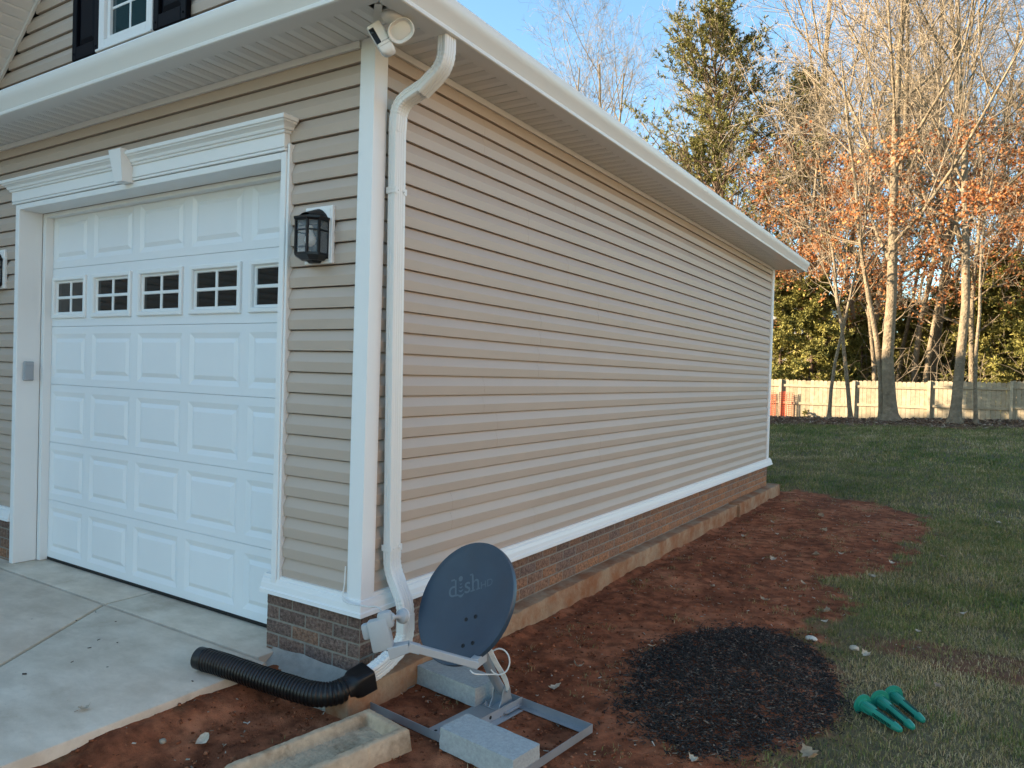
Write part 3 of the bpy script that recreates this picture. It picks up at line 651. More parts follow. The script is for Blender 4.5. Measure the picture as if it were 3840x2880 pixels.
# garage door of six sections
DY = .20
secs = [0.022, .477, .932, 1.388, 1.840, 2.294, 2.735]
cols = [(-3.535, -3.050), (-2.965, -2.455), (-2.372, -1.855), (-1.775, -1.256), (-1.175, -.655)]
gd = MB().build('garage_door', M_door, house) if False else None
gdo = bpy.data.objects.new('garage_door', None); COL.objects.link(gdo); gdo.parent = house
fy = lambda d: DY+d
for i in range(6):
    za, zb = secs[i]+.0015, secs[i+1]-.0015
    s_ = MB(); wind = (i == 4)
    pz0, pz1 = za+.052, zb-.054
    if wind: pz0, pz1 = 1.916, 2.213
    xsn = [-3.640]+[c for ab in cols for c in ab]+[-.600]
    # flat skin around the openings
    for q in range(0, len(xsn)-1):
        x0, x1 = xsn[q], xsn[q+1]
        if q % 2 == 1:
            s_.quad((x0, fy(0), za), (x1, fy(0), za), (x1, fy(0), pz0), (x0, fy(0), pz0)); s_.quad((x0, fy(0), pz1), (x1, fy(0), pz1), (x1, fy(0), zb), (x0, fy(0), zb))
        else:
            s_.quad((x0, fy(0), za), (x1, fy(0), za), (x1, fy(0), zb), (x0, fy(0), zb))
    # rolled lips between sections
    for z_, dz in ((za, -.003), (zb, .003)):
        s_.quad((-3.64, fy(0), z_), (-.60, fy(0), z_), (-.60, fy(.012), z_+dz*.4), (-3.64, fy(.012), z_+dz*.4))
    for (x0, x1) in cols:
        if wind: continue
        rings = [(0, 0), (.034, .011), (.038, .0115), (.064, .0005), (.068, 0.0)]
        prev = None
        for ins, dep in rings:
            cur = [(x0+ins, fy(dep), pz0+ins), (x1-ins, fy(dep), pz0+ins), (x1-ins, fy(dep), pz1-ins), (x0+ins, fy(dep), pz1-ins)]
            if prev:
                for k in range(4): s_.quad(prev[k], prev[(k+1) % 4], cur[(k+1) % 4], cur[k])
            prev = cur
        s_.add(prev, [(0, 1, 2, 3)])
    so = s_.build('door_section', M_door, gdo)
    if wind:
        for (x0, x1) in cols:
            f_ = MB(); a0, a1, c0, c1 = x0+.0, x1-.0, pz0-.012, pz1+.012
            fw = .042
            def frame_ring(o0, o1, i0, i1):
                A = [(a0+o0, fy(o1), c0+o0), (a1-o0, fy(o1), c0+o0), (a1-o0, fy(o1), c1-o0), (a0+o0, fy(o1), c1-o0)]
                B = [(a0+i0, fy(i1), c0+i0), (a1-i0, fy(i1), c0+i0), (a1-i0, fy(i1), c1-i0), (a0+i0, fy(i1), c1-i0)]
                for k in range(4): f_.quad(A[k], A[(k+1) % 4], B[(k+1) % 4], B[k])
            for q in ((0, .004, .0, -.014), (.0, -.014, .006, -.018), (.006, -.018, .026, -.018), (.026, -.018, .032, -.010), (.032, -.010, .034, .004), (.034, .004, .046, .004), (.046, .004, .050, .012)): frame_ring(*q)
            mxm, mzm = (x0+x1)/2, (pz0+pz1)/2
            f_.bbox((mxm-.011, fy(.0035), c0+.040), (mxm+.011, fy(.016), c1-.040), .004); f_.bbox((a0+.040, fy(.0042), mzm-.011), (a1-.040, fy(.016), mzm+.011), .004)
            fo = f_.build('window_frame', M_white, so)
            g = MB(); g.box((a0+.03, fy(.012), c0+.03), (a1-.03, fy(.018), c1-.03)); g.build('pane', M_dglass, fo)
sl = MB(); sl.bbox((-3.545, DY-.006, .002), (-.70, DY+.03, .024), .004); sl.build('bottom_seal', M_rubber, gdo)
bk2 = MB(); bk2.box((-3.63, DY+.022, .0), (-.61, DY+.03, 2.745)); bk2.build('door_backing', M_rubber, gdo)

# unseen house mass added on the left, sized to shade the yard
mn = MB()
courses(mn, lambda u, o, z: (-8.4+o, u, z), .3, 6.5, lambda z, a, b: [(-12, 13.0)])
mn.box((-17, -12, 0), (-8.45, 2.0, 6.5)); mn.box((-27, 2.0, 0), (-8.45, 13.0, 6.2))
mn.build('shade_block', M_side, house)
mr = MB()
mr.extrude([(-17.4, 6.4), (-8.0, 6.4), (-12.7, 9.9)], lambda p: (p[0], -12.3, p[1]), lambda p: (p[0], 5.0, p[1]))
mr.extrude([(1.6, 6.1), (13.4, 6.1), (7.5, 10.05)], lambda p: (-27.2, p[0], p[1]), lambda p: (-8.2, p[0], p[1]))
mr.build('shade_roof', M_roof, house)

# downspout -------------------------------------------------
def ds_prof(wd=.085, dp=.058):
    pts = []; a, b = wd/2, dp/2; c = .006
    def edge(p, q, n, ribs):
        for i in range(n):
            t = i/n; x = p[0]+(q[0]-p[0])*t; y = p[1]+(q[1]-p[1])*t
            L = math.hypot(q[0]-p[0], q[1]-p[1]); nx_, ny_ = (q[1]-p[1])/L, -(q[0]-p[0])/L
            r = -.0028 if (i % 4 in (1, 2) and 2 < i < n-2 and ribs) else 0
            pts.append((x+nx_*r, y+ny_*r))
    edge((-a+c, -b), (a-c, -b), 17, True); edge((a, -b+c), (a, b-c), 13, True); edge((a-c, b), (-a+c, b), 17, True); edge((-a, b-c), (-a, -b+c), 13, True)
    return pts
dpr = ds_prof()
def arcpts(ctrl, rad, steps=9):
    """polyline with rounded corners"""
    ctrl = [Vector(c) for c in ctrl]; out = [ctrl[0]]; flags = [0]
    for i in range(1, len(ctrl)-1):
        p, q, r = ctrl[i-1], ctrl[i], ctrl[i+1]; d0 = (p-q).normalized(); d1 = (r-q).normalized()
        k = min(rad, .48*(p-q).length, .48*(r-q).length); a, b = q+d0*k, q+d1*k
        for s in range(steps+1):
            t = s/steps; out.append(a*(1-t)**2+q*2*t*(1-t)+b*t*t); flags.append(1)
    out.append(ctrl[-1]); flags.append(0); return out, flags
ds = bpy.data.objects.new('downspout', None); COL.objects.link(ds); ds.parent = house
XW = .056
def elbow(name, ctrl, rad, s0, sc0=1.0, steps=12):
    pts, fl_ = arcpts(ctrl, rad, steps); sc = []; pp = []
    for i, (p, f) in enumerate(zip(pts, fl_)):
        pp.append(p); sc.append(sc0*(1.0 if not f else (1.03 if i % 2 else .972)))
    mb = MB(); mb.sweep(dpr, pp, s0, sc); return mb.build(name, M_alu, ds, smooth=22)
elbow('upper_elbow', [(.340, .148, 3.245), (.338, .148, 3.10), (.20, .130, 2.99)], .13, (0, 1, 0), 1.02)
elbow('wall_elbow', [(.232, .136, 3.018), (.066, .118, 2.945), (XW, .120, 2.80)], .13, (0, 1, 0), 1.0)
mb = MB(); mb.sweep(dpr, [(XW, .120, 2.86), (XW, .145, 1.6), (XW, .167, .60)], (0, 1, 0), [.975]*3); mb.build('pipe', M_alu, ds, smooth=35)
elbow('lower_elbow', [(XW, .167, .665), (XW, .169, .54), (.145, .180, .36), (.148, .182, .27)], .055, (0, 1, 0), 1.0, 8)
elbow('outlet_elbow', [(.148, .182, .31), (.148, .182, .165), (.130, .045, .085), (.098, -.075, .040)], .06, (0, 1, 0), 1.02, 10)
for zc in (2.500, .648):
    yc = .120+(2.86-zc)/(2.86-.60)*.047; st = MB()
    a, b, t_ = .0425, .0295, .0018
    for s, l in ((-1, .034), (1, .030)):
        st = MB(); st.box((XW-b-.004, min(yc+s*a, yc+s*(a+t_)), zc-.016), (XW+b, max(yc+s*a, yc+s*(a+t_)), zc+.016))
        y0 = yc+s*(a+t_); y1 = yc+s*(a+t_-l); x0 = XW+b
        P = [(y0, zc-.016), (y0, zc+.016), (y1+s*.012, zc+.016), (y1, zc), (y1+s*.012, zc-.016)]
        st.extrude(P, lambda p: (x0, p[0], p[1]), lambda p: (x0+.0022, p[0], p[1]))
        st.lathe([(.004, 0), (.004, .004), (.002, .005)], (x0+.002, yc+s*(a-.020), zc), (1, 0, 0), 8)
        if s < 0:
            for dz in (-.010, .010): st.box((XW-b, yc-a-t_-.002, zc+dz-.002), (XW+b, yc-a-t_, zc+dz+.002))
        st.build('strap', M_alu, ds)

# ------------------------------------------------------------------ small things on the house
def wall_lamp(x0, name_label):
    L_ = thing('wall_lamp', name_label, 'wall lamp', (x0, 0, 2.13), 'black lanterns beside the garage door')
    pl = MB(); w_ = .102
    pl.bbox((x0-w_, -.022, 2.128), (x0+w_, .002, 2.432), .004); pl.build('mounting_block', M_white, L_)
    ib = MB(); ib.bbox((x0-w_+.014, -.026, 2.142), (x0+w_-.014, -.0215, 2.418), .0015); ib.build('mounting_face', M_white, L_)
    plan = [(x0-.084, -.030), (x0-.084, -.094), (x0-.043, -.135), (x0+.043, -.135), (x0+.084, -.094), (x0+.084, -.030)]
    def ring(s, dy=0): return [(x0+(x-x0)*s, -.03+(y+.03)*s+dy) for x, y in plan]
    fr_ = MB()
    def slabp(P, z0, z1, Q=None):
        Q = Q or P; n = len(P)
        fr_.add([(x, y, z0) for x, y in P]+[(x, y, z1) for x, y in Q], [(i, (i+1) % n, n+(i+1) % n, n+i) for i in range(n)]+[tuple(range(n))[::-1], tuple(range(n, 2*n))])
    slabp(ring(1.12), 2.352, 2.362); slabp(ring(1.04), 2.341, 2.352, ring(1.12)); slabp(ring(1.10), 2.362, 2.366, ring(.95))
    slabp(ring(1.05), 2.163, 2.175); slabp(ring(.70), 2.140, 2.163, ring(1.05)); slabp(ring(.36), 2.128, 2.140, ring(.5))
    for k in range(1, 5):
        px, py = plan[k]; fr_.box((px-.0055, py-.0055, 2.17), (px+.0055, py+.0055, 2.345))
    for px in (x0-.079, x0+.079): fr_.box((px-.006, -.034, 2.15), (px+.006, -.024, 2.36))
    for k in range(5):
        (ax, ay), (bx, by) = plan[k], plan[k+1]
        fr_.tube([(ax, ay, 2.292), (bx, by, 2.292)], .005, 5)
    fr_.box((x0-.084, -.030, 2.15), (x0+.084, -.026, 2.36))
    # arched cap
    n = 10; arc = [(x0-.078+.156*i/n, 2.366+.052*math.sin(math.pi*i/n)**.8) for i in range(n+1)]
    base = [(x, -.030, z) for x, z in arc]+[(x0+(x-x0)*.55, -.118, 2.366+(z-2.366)*.35) for x, z in arc]
    fr_.add(base, [(i, i+1, n+2+i, n+1+i) for i in range(n)]+[tuple(range(n+1))])
    fr_.build('frame', M_black, L_)
    gl = MB(); pi = ring(.97)
    for k in range(5): gl.quad((*pi[k], 2.174), (*pi[k+1], 2.174), (*pi[k+1], 2.342), (*pi[k], 2.342))
    gl.build('glass', M_lglass, L_)
    bu = MB(); bu.lathe([(.001, -.034), (.012, -.032), (.024, -.020), (.030, -.002), (.026, .018), (.016, .036), (.013, .045), (.013, .075)], (x0, -.075, 2.245), (0, 0, 1), 16); bu.build('bulb', M_bulb, L_, smooth=60)
    return L_
wall_lamp(-.3525, 'black lantern on a white block between garage door and corner post')
wall_lamp(-3.945, 'black lantern on the far left of the garage door, cut off by the photo edge')

kp = thing('door_keypad', 'small grey keypad on the left reveal of the garage door', 'keypad', (-3.6, .05, 1.41))
k = MB(); k.bbox((-3.599, .014, 1.412), (-3.572, .086, 1.562), .008, 2); k.build('keypad_case', M_grey, kp)
k = MB(); k.bbox((-3.574, .020, 1.418), (-3.567, .080, 1.532), .004, 2); k.build('flip_cover', M_grey, kp)

# security camera under the soffit corner
sc_ = thing('security_camera', 'white floodlight security camera hanging under the eave corner', 'security camera', (.215, -.145, 3.25))
Fw = Fv; rr_, uu_ = Rv, Uv
def at_cam(ax, ay, dep):                                     # not used for placement in the picture plane; fixed world values below
    return None
m1 = MB(); m1.lathe([(.055, 0), (.055, -.008), (.050, -.018), (.036, -.028), (.018, -.033), (.001, -.034)], (.235, -.135, 3.2515), (0, 0, 1), 28); m1.build('mount', M_white, sc_, smooth=50)
# lamp head: oval bowl looking towards the drive
cdir = Vector((.61, -.68, -.40)).normalized(); side = Rv*.82+Uv*.57; side = (side-cdir*side.dot(cdir)).normalized(); upv = side.cross(cdir)
def stadium(c, hw, r, off, n=10):
    P = []
    for s in (1, -1):
        for i in range(n+1):
            a = -math.pi/2+math.pi*i/n
            P.append(c+cdir*off+side*(s*(hw+r*math.cos(a)))+upv*(s*r*math.sin(a)))
    return P
def loft(mb, rings, cap0=True, cap1=True):
    n = len(rings[0]); b0 = len(mb.v)
    for rg in rings: mb.v.extend([tuple(p) for p in rg])
    for i in range(len(rings)-1):
        for q in range(n): mb.f.append((b0+i*n+q, b0+i*n+(q+1) % n, b0+(i+1)*n+(q+1) % n, b0+(i+1)*n+q)); mb.t.append(.5); mb.m.append(0)
    if cap0: mb.f.append(tuple(b0+q for q in range(n))); mb.t.append(.5); mb.m.append(0)
    if cap1: mb.f.append(tuple(b0+(len(rings)-1)*n+q for q in range(n))); mb.t.append(.5); mb.m.append(0)
hc = Vector((.268, -.112, 3.184))
hm = MB(); loft(hm, [stadium(hc, .008, .018, -.055), stadium(hc, .012, .036, -.035), stadium(hc, .014, .047, -.01), stadium(hc, .014, .051, .018), stadium(hc, .014, .047, .020), stadium(hc, .013, .036, .004)], True, True)
hm.build('lamp_head', M_white, sc_, smooth=40)
ln = MB(); loft(ln, [stadium(hc, .012, .032, .0035), stadium(hc, .012, .032, .0065), stadium(hc, .011, .029, .0085)], False, True); ln.build('lens', M_bulb, sc_, smooth=40)
# camera barrel
ax_ = (Rv*.50-Uv*.86).normalized(); ctop = Vector((.137, -.155, 3.213))
bdy = MB(); fr0 = (Rv*.86+Uv*.50); nrm = ax_.cross(fr0).normalized()
if nrm.dot(Fv) > 0: nrm = -nrm
def rect_ring(c, hw, hd, ch):
    pts = []
    for (sx, sy) in ((-1, -1), (1, -1), (1, 1), (-1, 1)):
        cx_, cy_ = sx*hw, sy*hd
        for i in range(5):
            a0 = math.atan2(sy, sx)-math.pi/4+math.pi/2*i/4
            pts.append(c+fr0*(sx*(hw-ch)+ch*math.cos(a0))+nrm*(sy*(hd-ch)+ch*math.sin(a0)))
    return pts
loft(bdy, [rect_ring(ctop-ax_*.003, .034, .030, .012), rect_ring(ctop, .037, .033, .012), rect_ring(ctop+ax_*.108, .037, .033, .012), rect_ring(ctop+ax_*.110, .0365, .0325, .012)])
bdy.build('camera_body', M_white, sc_, smooth=40)
bt = MB(); loft(bt, [rect_ring(ctop+ax_*.112, .036, .032, .012), rect_ring(ctop+ax_*.130, .035, .031, .012), rect_ring(ctop+ax_*.146+fr0*.004, .028, .026, .012), rect_ring(ctop+ax_*.154+fr0*.006, .016, .016, .008)]); bt.build('battery_cap', M_white, sc_, smooth=40)
fc = MB(); fcc = ctop+nrm*.0335-fr0*.022
fc.add([tuple(fcc+fr0*a+ax_*b+nrm*c) for c in (-.002, .0015) for a, b in ((-.012, .016), (.013, .016), (.013, .096), (-.012, .096))], [(0, 1, 2, 3), (4, 5, 6, 7), (0, 1, 5, 4), (1, 2, 6, 5), (2, 3, 7, 6), (3, 0, 4, 7)])
fo_ = fc.build('face_panel', M_black, sc_)
le = MB(); le.lathe([(.008, 0), (.008, .003), (.005, .004)], fcc+ax_*.036+nrm*.001, nrm, 16); le.build('camera_lens', M_dglass, fo_, smooth=40)
arm = MB(); arm.tube([ctop+ax_*.055+fr0*.03, hc-cdir*.03], .012, 10); arm.tube([hc-cdir*.045, (.235, -.135, 3.225)], .014, 10); arm.build('joint_arm', M_white, sc_, smooth=50)
sp = MB()
for i in range(6):
    c0 = ctop+ax_*.098+nrm*.033+fr0*(-.004+i*.0065); sp.tube([c0, c0+fr0*.0035-ax_*.006], .0011, 4)
sp.build('speaker_slots', M_black, sc_)

# thin white cable at the corner, running to the dish
cb = MB()
def spline(ctrl, n=12):
    P = [Vector(c) for c in ctrl]; P = [P[0]*2-P[1]]+P+[P[-1]*2-P[-2]]; out = []
    for i in range(1, len(P)-2):
        for s in range(n):
            t = s/n; a, b, c, d_ = P[i-1], P[i], P[i+1], P[i+2]
            out.append(.5*((2*b)+(c-a)*t+(2*a-5*b+4*c-d_)*t*t+(-a+3*b-3*c+d_)*t**3))
    out.append(P[-2]); return out
cb.tube(spline([(-.093, -.018, .56), (-.094, -.022, .47), (-.088, -.040, .405), (-.05, -.055, .392), (.014, -.054, .390), (.10, -.09, .410), (.20, -.15, .440), (.30, -.21, .475), (.385, -.270, .490)]), .0036, 8)
cbo = cb.build('coax_cable', M_cable, smooth=60); tag(cbo, 'thin white cable looping from the corner post to the dish arm', 'cable')

# ------------------------------------------------------------------ black corrugated drain pipe
dp_ = thing('drain_pipe', 'black corrugated drain pipe with square adapter on downspout end', 'drain pipe', (-.3, -.3, 0))
path = spline([(-.725, -.415, .064), (-.60, -.392, .058), (-.45, -.366, .046), (-.30, -.335, .028), (-.15, -.298, .012), (-.055, -.274, .003), (.012, -.246, .003), (.050, -.203, .007), (.070, -.150, .017)], 14)
# resample evenly
ln_ = [0]
for a, b in zip(path[:-1], path[1:]): ln_.append(ln_[-1]+(b-a).length)
tot = ln_[-1]
def pat(s):
    for i in range(len(path)-1):
        if ln_[i+1] >= s:
            t = (s-ln_[i])/max(1e-6, ln_[i+1]-ln_[i]); return path[i].lerp(path[i+1], t)
    return path[-1]
pts, rad = [], []
pts.append(pat(0)); rad.append(.0555); pts.append(pat(.004)); rad.append(.0565); pts.append(pat(.040)); rad.append(.0565)
s = .042; pit = .0185
while s < tot-.02:
    for ds_, r_ in ((0, .0535), (.003, .0530), (.006, .0580), (.0125, .0585), (.0155, .0535)):
        pts.append(pat(s+ds_)); rad.append(r_*(1+.008*math.sin(s*47)))
    s += pit
pts.append(pat(tot-.004)); rad.append(.054); pts.append(pat(tot)); rad.append(.054)
m_ = MB(); m_.tube(pts, rad, 28, caps=False)
# inner wall of the open end
m_.tube([pat(0)-(pat(.01)-pat(0)).normalized()*.0, pat(.05), pat(.2)], [.0525, .052, .050], 28, caps=False)
m_.build('corrugated_tube', M_pipe, dp_, smooth=50)
ad = MB(); e0 = path[-1]; dirn = (Vector((.112, -.015, .052))-e0).normalized(); sx_ = Vector((1, 0, 0)); sx_ = (sx_-dirn*sx_.dot(dirn)).normalized(); sz_ = sx_.cross(dirn)
def sq(c, a, b, n=28, e=2.0):
    P = []
    for i in range(n):
        t = 2*math.pi*i/n; cs, sn = math.cos(t), math.sin(t)
        P.append(c+sx_*(a*math.copysign(abs(cs)**(2/e), cs))+sz_*(b*math.copysign(abs(sn)**(2/e), sn)))
    return P
loft(ad, [sq(e0-dirn*.012, .057, .057), sq(e0+dirn*.012, .058, .058), sq(e0+dirn*.024, .062, .060, e=3), sq(e0+dirn*.045, .066, .056, e=6), sq(e0+dirn*.125, .066, .054, e=9), sq(e0+dirn*.127, .062, .050, e=9), sq(e0+dirn*.09, .060, .048, e=9)], False, False)
ad.build('adapter', M_pipe, dp_, smooth=40)

# ------------------------------------------------------------------ satellite dish on its ballast frame
SD = thing('satellite_dish', 'slate blue satellite dish leaning back on a grey steel ballast frame', 'satellite dish', (.57, .2, -.11))
ang = R(-6.5); ux = Vector((math.cos(ang), math.sin(ang), 0)); uy = Vector((-math.sin(ang), math.cos(ang), 0)); O_ = Vector((.042, -.032, -.118))
def fl2w(p): return O_+ux*p[0]+uy*p[1]+Vector((0, 0, p[2]))
FW, FD = 1.035, .555
fm = MB()
def angle_iron(a, b, inward, h=.040, t=.003, wdt=.040):
    """L section along a->b: upright leg on the outside, flat leg inward at the bottom"""
    a, b = Vector(a), Vector(b); inn = Vector(inward)
    for (o0, o1, z0, z1) in ((0, t, 0, h), (t, wdt, 0, t)):
        P = [(o0, z0), (o1, z0), (o1, z1), (o0, z1)]
        fm.extrude(P, lambda p: fl2w(a+inn*p[0]+Vector((0, 0, p[1]))), lambda p: fl2w(b+inn*p[0]+Vector((0, 0, p[1]))))
angle_iron((0, 0, 0), (FW, 0, 0), (0, 1, 0)); angle_iron((0, FD, 0), (FW, FD, 0), (0, -1, 0)); angle_iron((.0005, .0035, 0), (.0005, FD-.0035, 0), (1, 0, 0)); angle_iron((FW-.0005, .0035, 0), (FW-.0005, FD-.0035, 0), (-1, 0, 0))
fm.build('ballast_frame', M_galv, SD)
pt = MB()
P0x, P1x = .445, .610
pt.extrude([(P0x, .006), (P1x, .006), (P1x, .002), (P1x+.003, .002), (P1x+.003, .046), (P1x, .046), (P1x, .010), (P0x, .010)], lambda p: fl2w((p[0], .004, p[1])), lambda p: fl2w((p[0], FD-.004, p[1])))
pt.extrude([(P1x+.004, .001), (P1x+.045, .001), (P1x+.045, .004), (P1x+.004, .004)], lambda p: fl2w((p[0], .16, p[1])), lambda p: fl2w((p[0], FD-.05, p[1])))
pt.build('centre_plate', M_galv, SD)
for (a, b, r_) in ((.485, .055, .008), (.505, .085, .005), (.53, .21, .006)):
    hl = MB(); hl.lathe([(r_, .0), (r_, .0006)], fl2w((a, b, .0102)), (0, 0, 1), 12); hl.build('bolt_hole', M_rubber, SD)
hl = MB(); hl.lathe([(.009, 0), (.009, .0008)], fl2w((P1x+.003, .30, .026)), ux, 12); hl.build('bolt_hole', M_rubber, SD)
# mast foot: base plate and two cheeks
ftb = MB(); bc = Vector((.548, .462, .012))
ftb.extrude([(-.075, -.062), (.075, -.062), (.082, -.05), (.082, .05), (.075, .062), (-.075, .062), (-.082, .05), (-.082, -.05)], lambda p: fl2w(bc+Vector((p[0], p[1], 0))), lambda p: fl2w(bc+Vector((p[0], p[1], .004))))
for s_ in (-1, 1):
    y_ = s_*.030
    pr = [(-.075, 0), (.075, 0), (.045, .045), (.036, .085), (.018, .110), (-.018, .110), (-.036, .085), (-.045, .045)]
    ftb.extrude(pr, lambda p: fl2w(bc+Vector((y_-.0018, p[0]*.8, .004+p[1]))), lambda p: fl2w(bc+Vector((y_+.0018, p[0]*.8, .004+p[1]))))
for a, b in ((-.062, -.047), (.062, -.047), (.062, .047), (-.062, .047)):
    ftb.lathe([(.010, 0), (.010, .006), (.005, .006), (.005, .016)], fl2w(bc+Vector((a, b, .004))), (0, 0, 1), 6)
ftb.lathe([(.009, -.045), (.009, .045)], fl2w(bc+Vector((0, 0, .085))), ux, 8)
ftb.build('mast_foot', M_galv, SD)
mfoot = fl2w(bc+Vector((0, 0, .075))); mtop = Vector((.640, .184, .213))
ms = MB(); ms.tube(spline([mfoot, mfoot.lerp(mtop, .35)+Vector((0, -.005, -.004)), mfoot.lerp(mtop, .75)+Vector((.004, .0, -.01)), mtop], 6), .0245, 18); ms.build('mast', M_galv, SD, smooth=40)
# reflector
DC = Vector((.484, .231, .427))
rw = (Rv*.790+Uv*.378-Fv*.475).normalized(); up0 = (Uv*.782+Fv*.62); up0 = (up0-rw*up0.dot(rw)).normalized(); nr = rw.cross(up0).normalized()
DW, DHh, DEP = .309, .305, .045
def dpt(a, b, off=0.0):
    """reflector surface point from local coordinates (metres)"""
    q = (a/DW)**2+(b/DHh)**2
    return DC+rw*a+up0*b+nr*(DEP*(q-1)*.8+off)
rf_ = MB(); rings = []; NR, NA = 12, 64
for i in range(NR+1):
    t = max(.001, i/NR); rings.append([dpt(DW*t*math.cos(2*math.pi*j/NA), DHh*t*math.sin(2*math.pi*j/NA)) for j in range(NA)])
rim = [[DC+rw*(DW*k_*math.cos(2*math.pi*j/NA))+up0*(DHh*k_*math.sin(2*math.pi*j/NA))+nr*o for j in range(NA)] for k_, o in ((1.012, .0), (1.018, -.006), (1.014, -.026), (.985, -.030))]
back = [[dpt(DW*t*math.cos(2*math.pi*j/NA), DHh*t*math.sin(2*math.pi*j/NA), -.008) for j in range(NA)] for t in (.96, .7, .4, .1, .001)]
loft(rf_, rings+rim+back); refl = rf_.build('reflector', M_dish, SD, smooth=45)
# printed lettering on the reflector
def text_mesh(txt, size, shear=0.0):
    c = bpy.data.curves.new('lettering', 'FONT'); c.body = txt; c.size = size; c.resolution_u = 6; c.shear = shear
    o = bpy.data.objects.new('lettering', c); COL.objects.link(o)
    dg = bpy.context.evaluated_depsgraph_get(); me_ = o.evaluated_get(dg).to_mesh()
    vs = [v.co.copy() for v in me_.vertices]; fs = [tuple(p.vertices) for p in me_.polygons]
    o.evaluated_get(dg).to_mesh_clear(); bpy.data.objects.remove(o); bpy.data.curves.remove(c)
    return vs, fs
lg = MB()
def put_text(txt, size, x, y, sxk=1.0):
    vs, fs = text_mesh(txt, size); wmax = max(v.x for v in vs)
    lg.add([tuple(dpt(x+v.x*sxk, y+v.y, .0018)) for v in vs], fs); return wmax*sxk
def rect(x0, y0, x1, y1):
    lg.add([tuple(dpt(a, b, .0019)) for a, b in ((x0, y0), (x1, y0), (x1, y1), (x0, y1))], [(0, 1, 2, 3)])
LX, LY_ = -.135, .058; SZ = .124; KZ = SZ/.108
w_d = put_text('d', SZ, LX, LY_); rect(LX+w_d-.030*KZ, LY_+.0735*KZ, LX+w_d-.008*KZ, LY_+.080*KZ); rect(LX+w_d-.004, LY_-.001, LX+w_d+.009*KZ, LY_+.006*KZ)
ix = LX+w_d+.024*KZ
lg.add([tuple(dpt(ix+.012*KZ*math.cos(t*.3927), LY_+KZ*(.074+.012*math.sin(t*.3927)), .0018)) for t in range(16)], [tuple(range(16))])
for q, (yy, hw, th) in enumerate(((.051, .008, .005), (.036, .011, .006), (.020, .015, .008), (.000, .021, .012))):
    n = 8; top, bot = [], []
    for i in range(n+1):
        u_ = -1+2*i/n; top.append((ix+KZ*hw*u_, LY_+KZ*(yy+.35*hw*u_*u_))); bot.append((ix+KZ*hw*u_, LY_+KZ*(yy-th*(1-u_*u_)+.35*hw*u_*u_)))
    lg.add([tuple(dpt(a, b, .0018)) for a, b in top+bot[::-1]], [tuple(range(2*n+2))])
x_ = ix+.017*KZ; x_ += put_text('s', SZ, x_, LY_)+.005
w_h = put_text('h', SZ, x_, LY_); rect(x_-.004*KZ, LY_+.0735*KZ, x_+.012*KZ, LY_+.080*KZ); rect(x_-.004*KZ, LY_-.001, x_+.022*KZ, LY_+.005*KZ); rect(x_+w_h-.016*KZ, LY_-.001, x_+w_h+.006*KZ, LY_+.005*KZ)
x_ += w_h+.008; put_text('HD', SZ*.42, x_, LY_-.004, 1.15)
lg.build('lettering', M_logo, refl)
for a, b in ((.000, -.080), (.062, -.080), (.000, -.215), (.062, -.215)):
    c = dpt(a-.01, b, .0005); bo = MB(); bo.lathe([(.0105, 0), (.0105, .0022), (.0075, .0030), (.0070, .0012), (.001, .0012)], c, nr, 16); bo.build('bolt_head', M_black, refl, smooth=40)
# bracket behind the dish, arm and LNB
br = MB(); b0 = dpt(.03, -.15, -.012)
br.tube([b0, b0-nr*.045, mtop-nr*.01], [.028, .028, .026], 10); br.bbox((-.05, -.07, -.012), (.05, .07, .0), .003, tf=lambda c: b0+rw*c.x+up0*c.y+nr*c.z)
br.build('back_bracket', M_galv, SD)
A0, A1 = Vector((.707, .038, .222)), Vector((.519, -.221, .341))
def beam(mb, a, b, w_, h_, up=(0, 0, 1), w2=None, h2=None, bev=.003):
    a, b = Vector(a), Vector(b); t = (b-a).normalized(); s = t.cross(Vector(up)).normalized(); u = s.cross(t); w2 = w2 or w_; h2 = h2 or h_
    def rg(c, w_, h_): return [c+s*x+u*y for x, y in ((-w_+bev, -h_), (w_-bev, -h_), (w_, -h_+bev), (w_, h_-bev), (w_-bev, h_), (-w_+bev, h_), (-w_, h_-bev), (-w_, -h_+bev))]
    loft(mb, [rg(a, w_, h_), rg(b, w2, h2)])
am = MB(); beam(am, A0, A1, .0165, .017); beam(am, mtop+Vector((0, 0, -.01)), A0-(A1-A0).normalized()*-.02, .022, .024, w2=.020, h2=.022)
am.build('feed_arm', M_lnb, SD)
lb = MB()
tdir = (A1-A0).normalized(); K = A1+tdir*.005
E1 = Vector((.448, -.266, .399))
beam(lb, K-tdir*.05, K+tdir*.01, .020, .020); beam(lb, K, Vector((.425, -.285, .330))+Rv*.022-Uv*.012, .021, .021, w2=.036, h2=.026)
# switch housing: tall box rising from the arm end
hb = Vector((.425, -.285, .338)); htop = Vector((.388, -.300, .490)); hu = (htop-hb).normalized(); hs = (Rv-hu*Rv.dot(hu)).normalized(); hn = hs.cross(hu)
def lb_box(x0, x1, y0, y1, z0, z1, bev=.008): lb.bbox((x0, y0, z0), (x1, y1, z1), bev, 2, tf=lambda c: hb+hs*c.x+hu*c.y+hn*c.z)
lb_box(-.052, .040, -.010, .130, -.026, .030)
lb_box(-.084, -.048, .050, .122, -.020, .018, .012)
lb_box(-.004, .064, .078, .158, -.026, .026, .018)
lb.build('lnb_housing', M_lnb, SD, smooth=40)
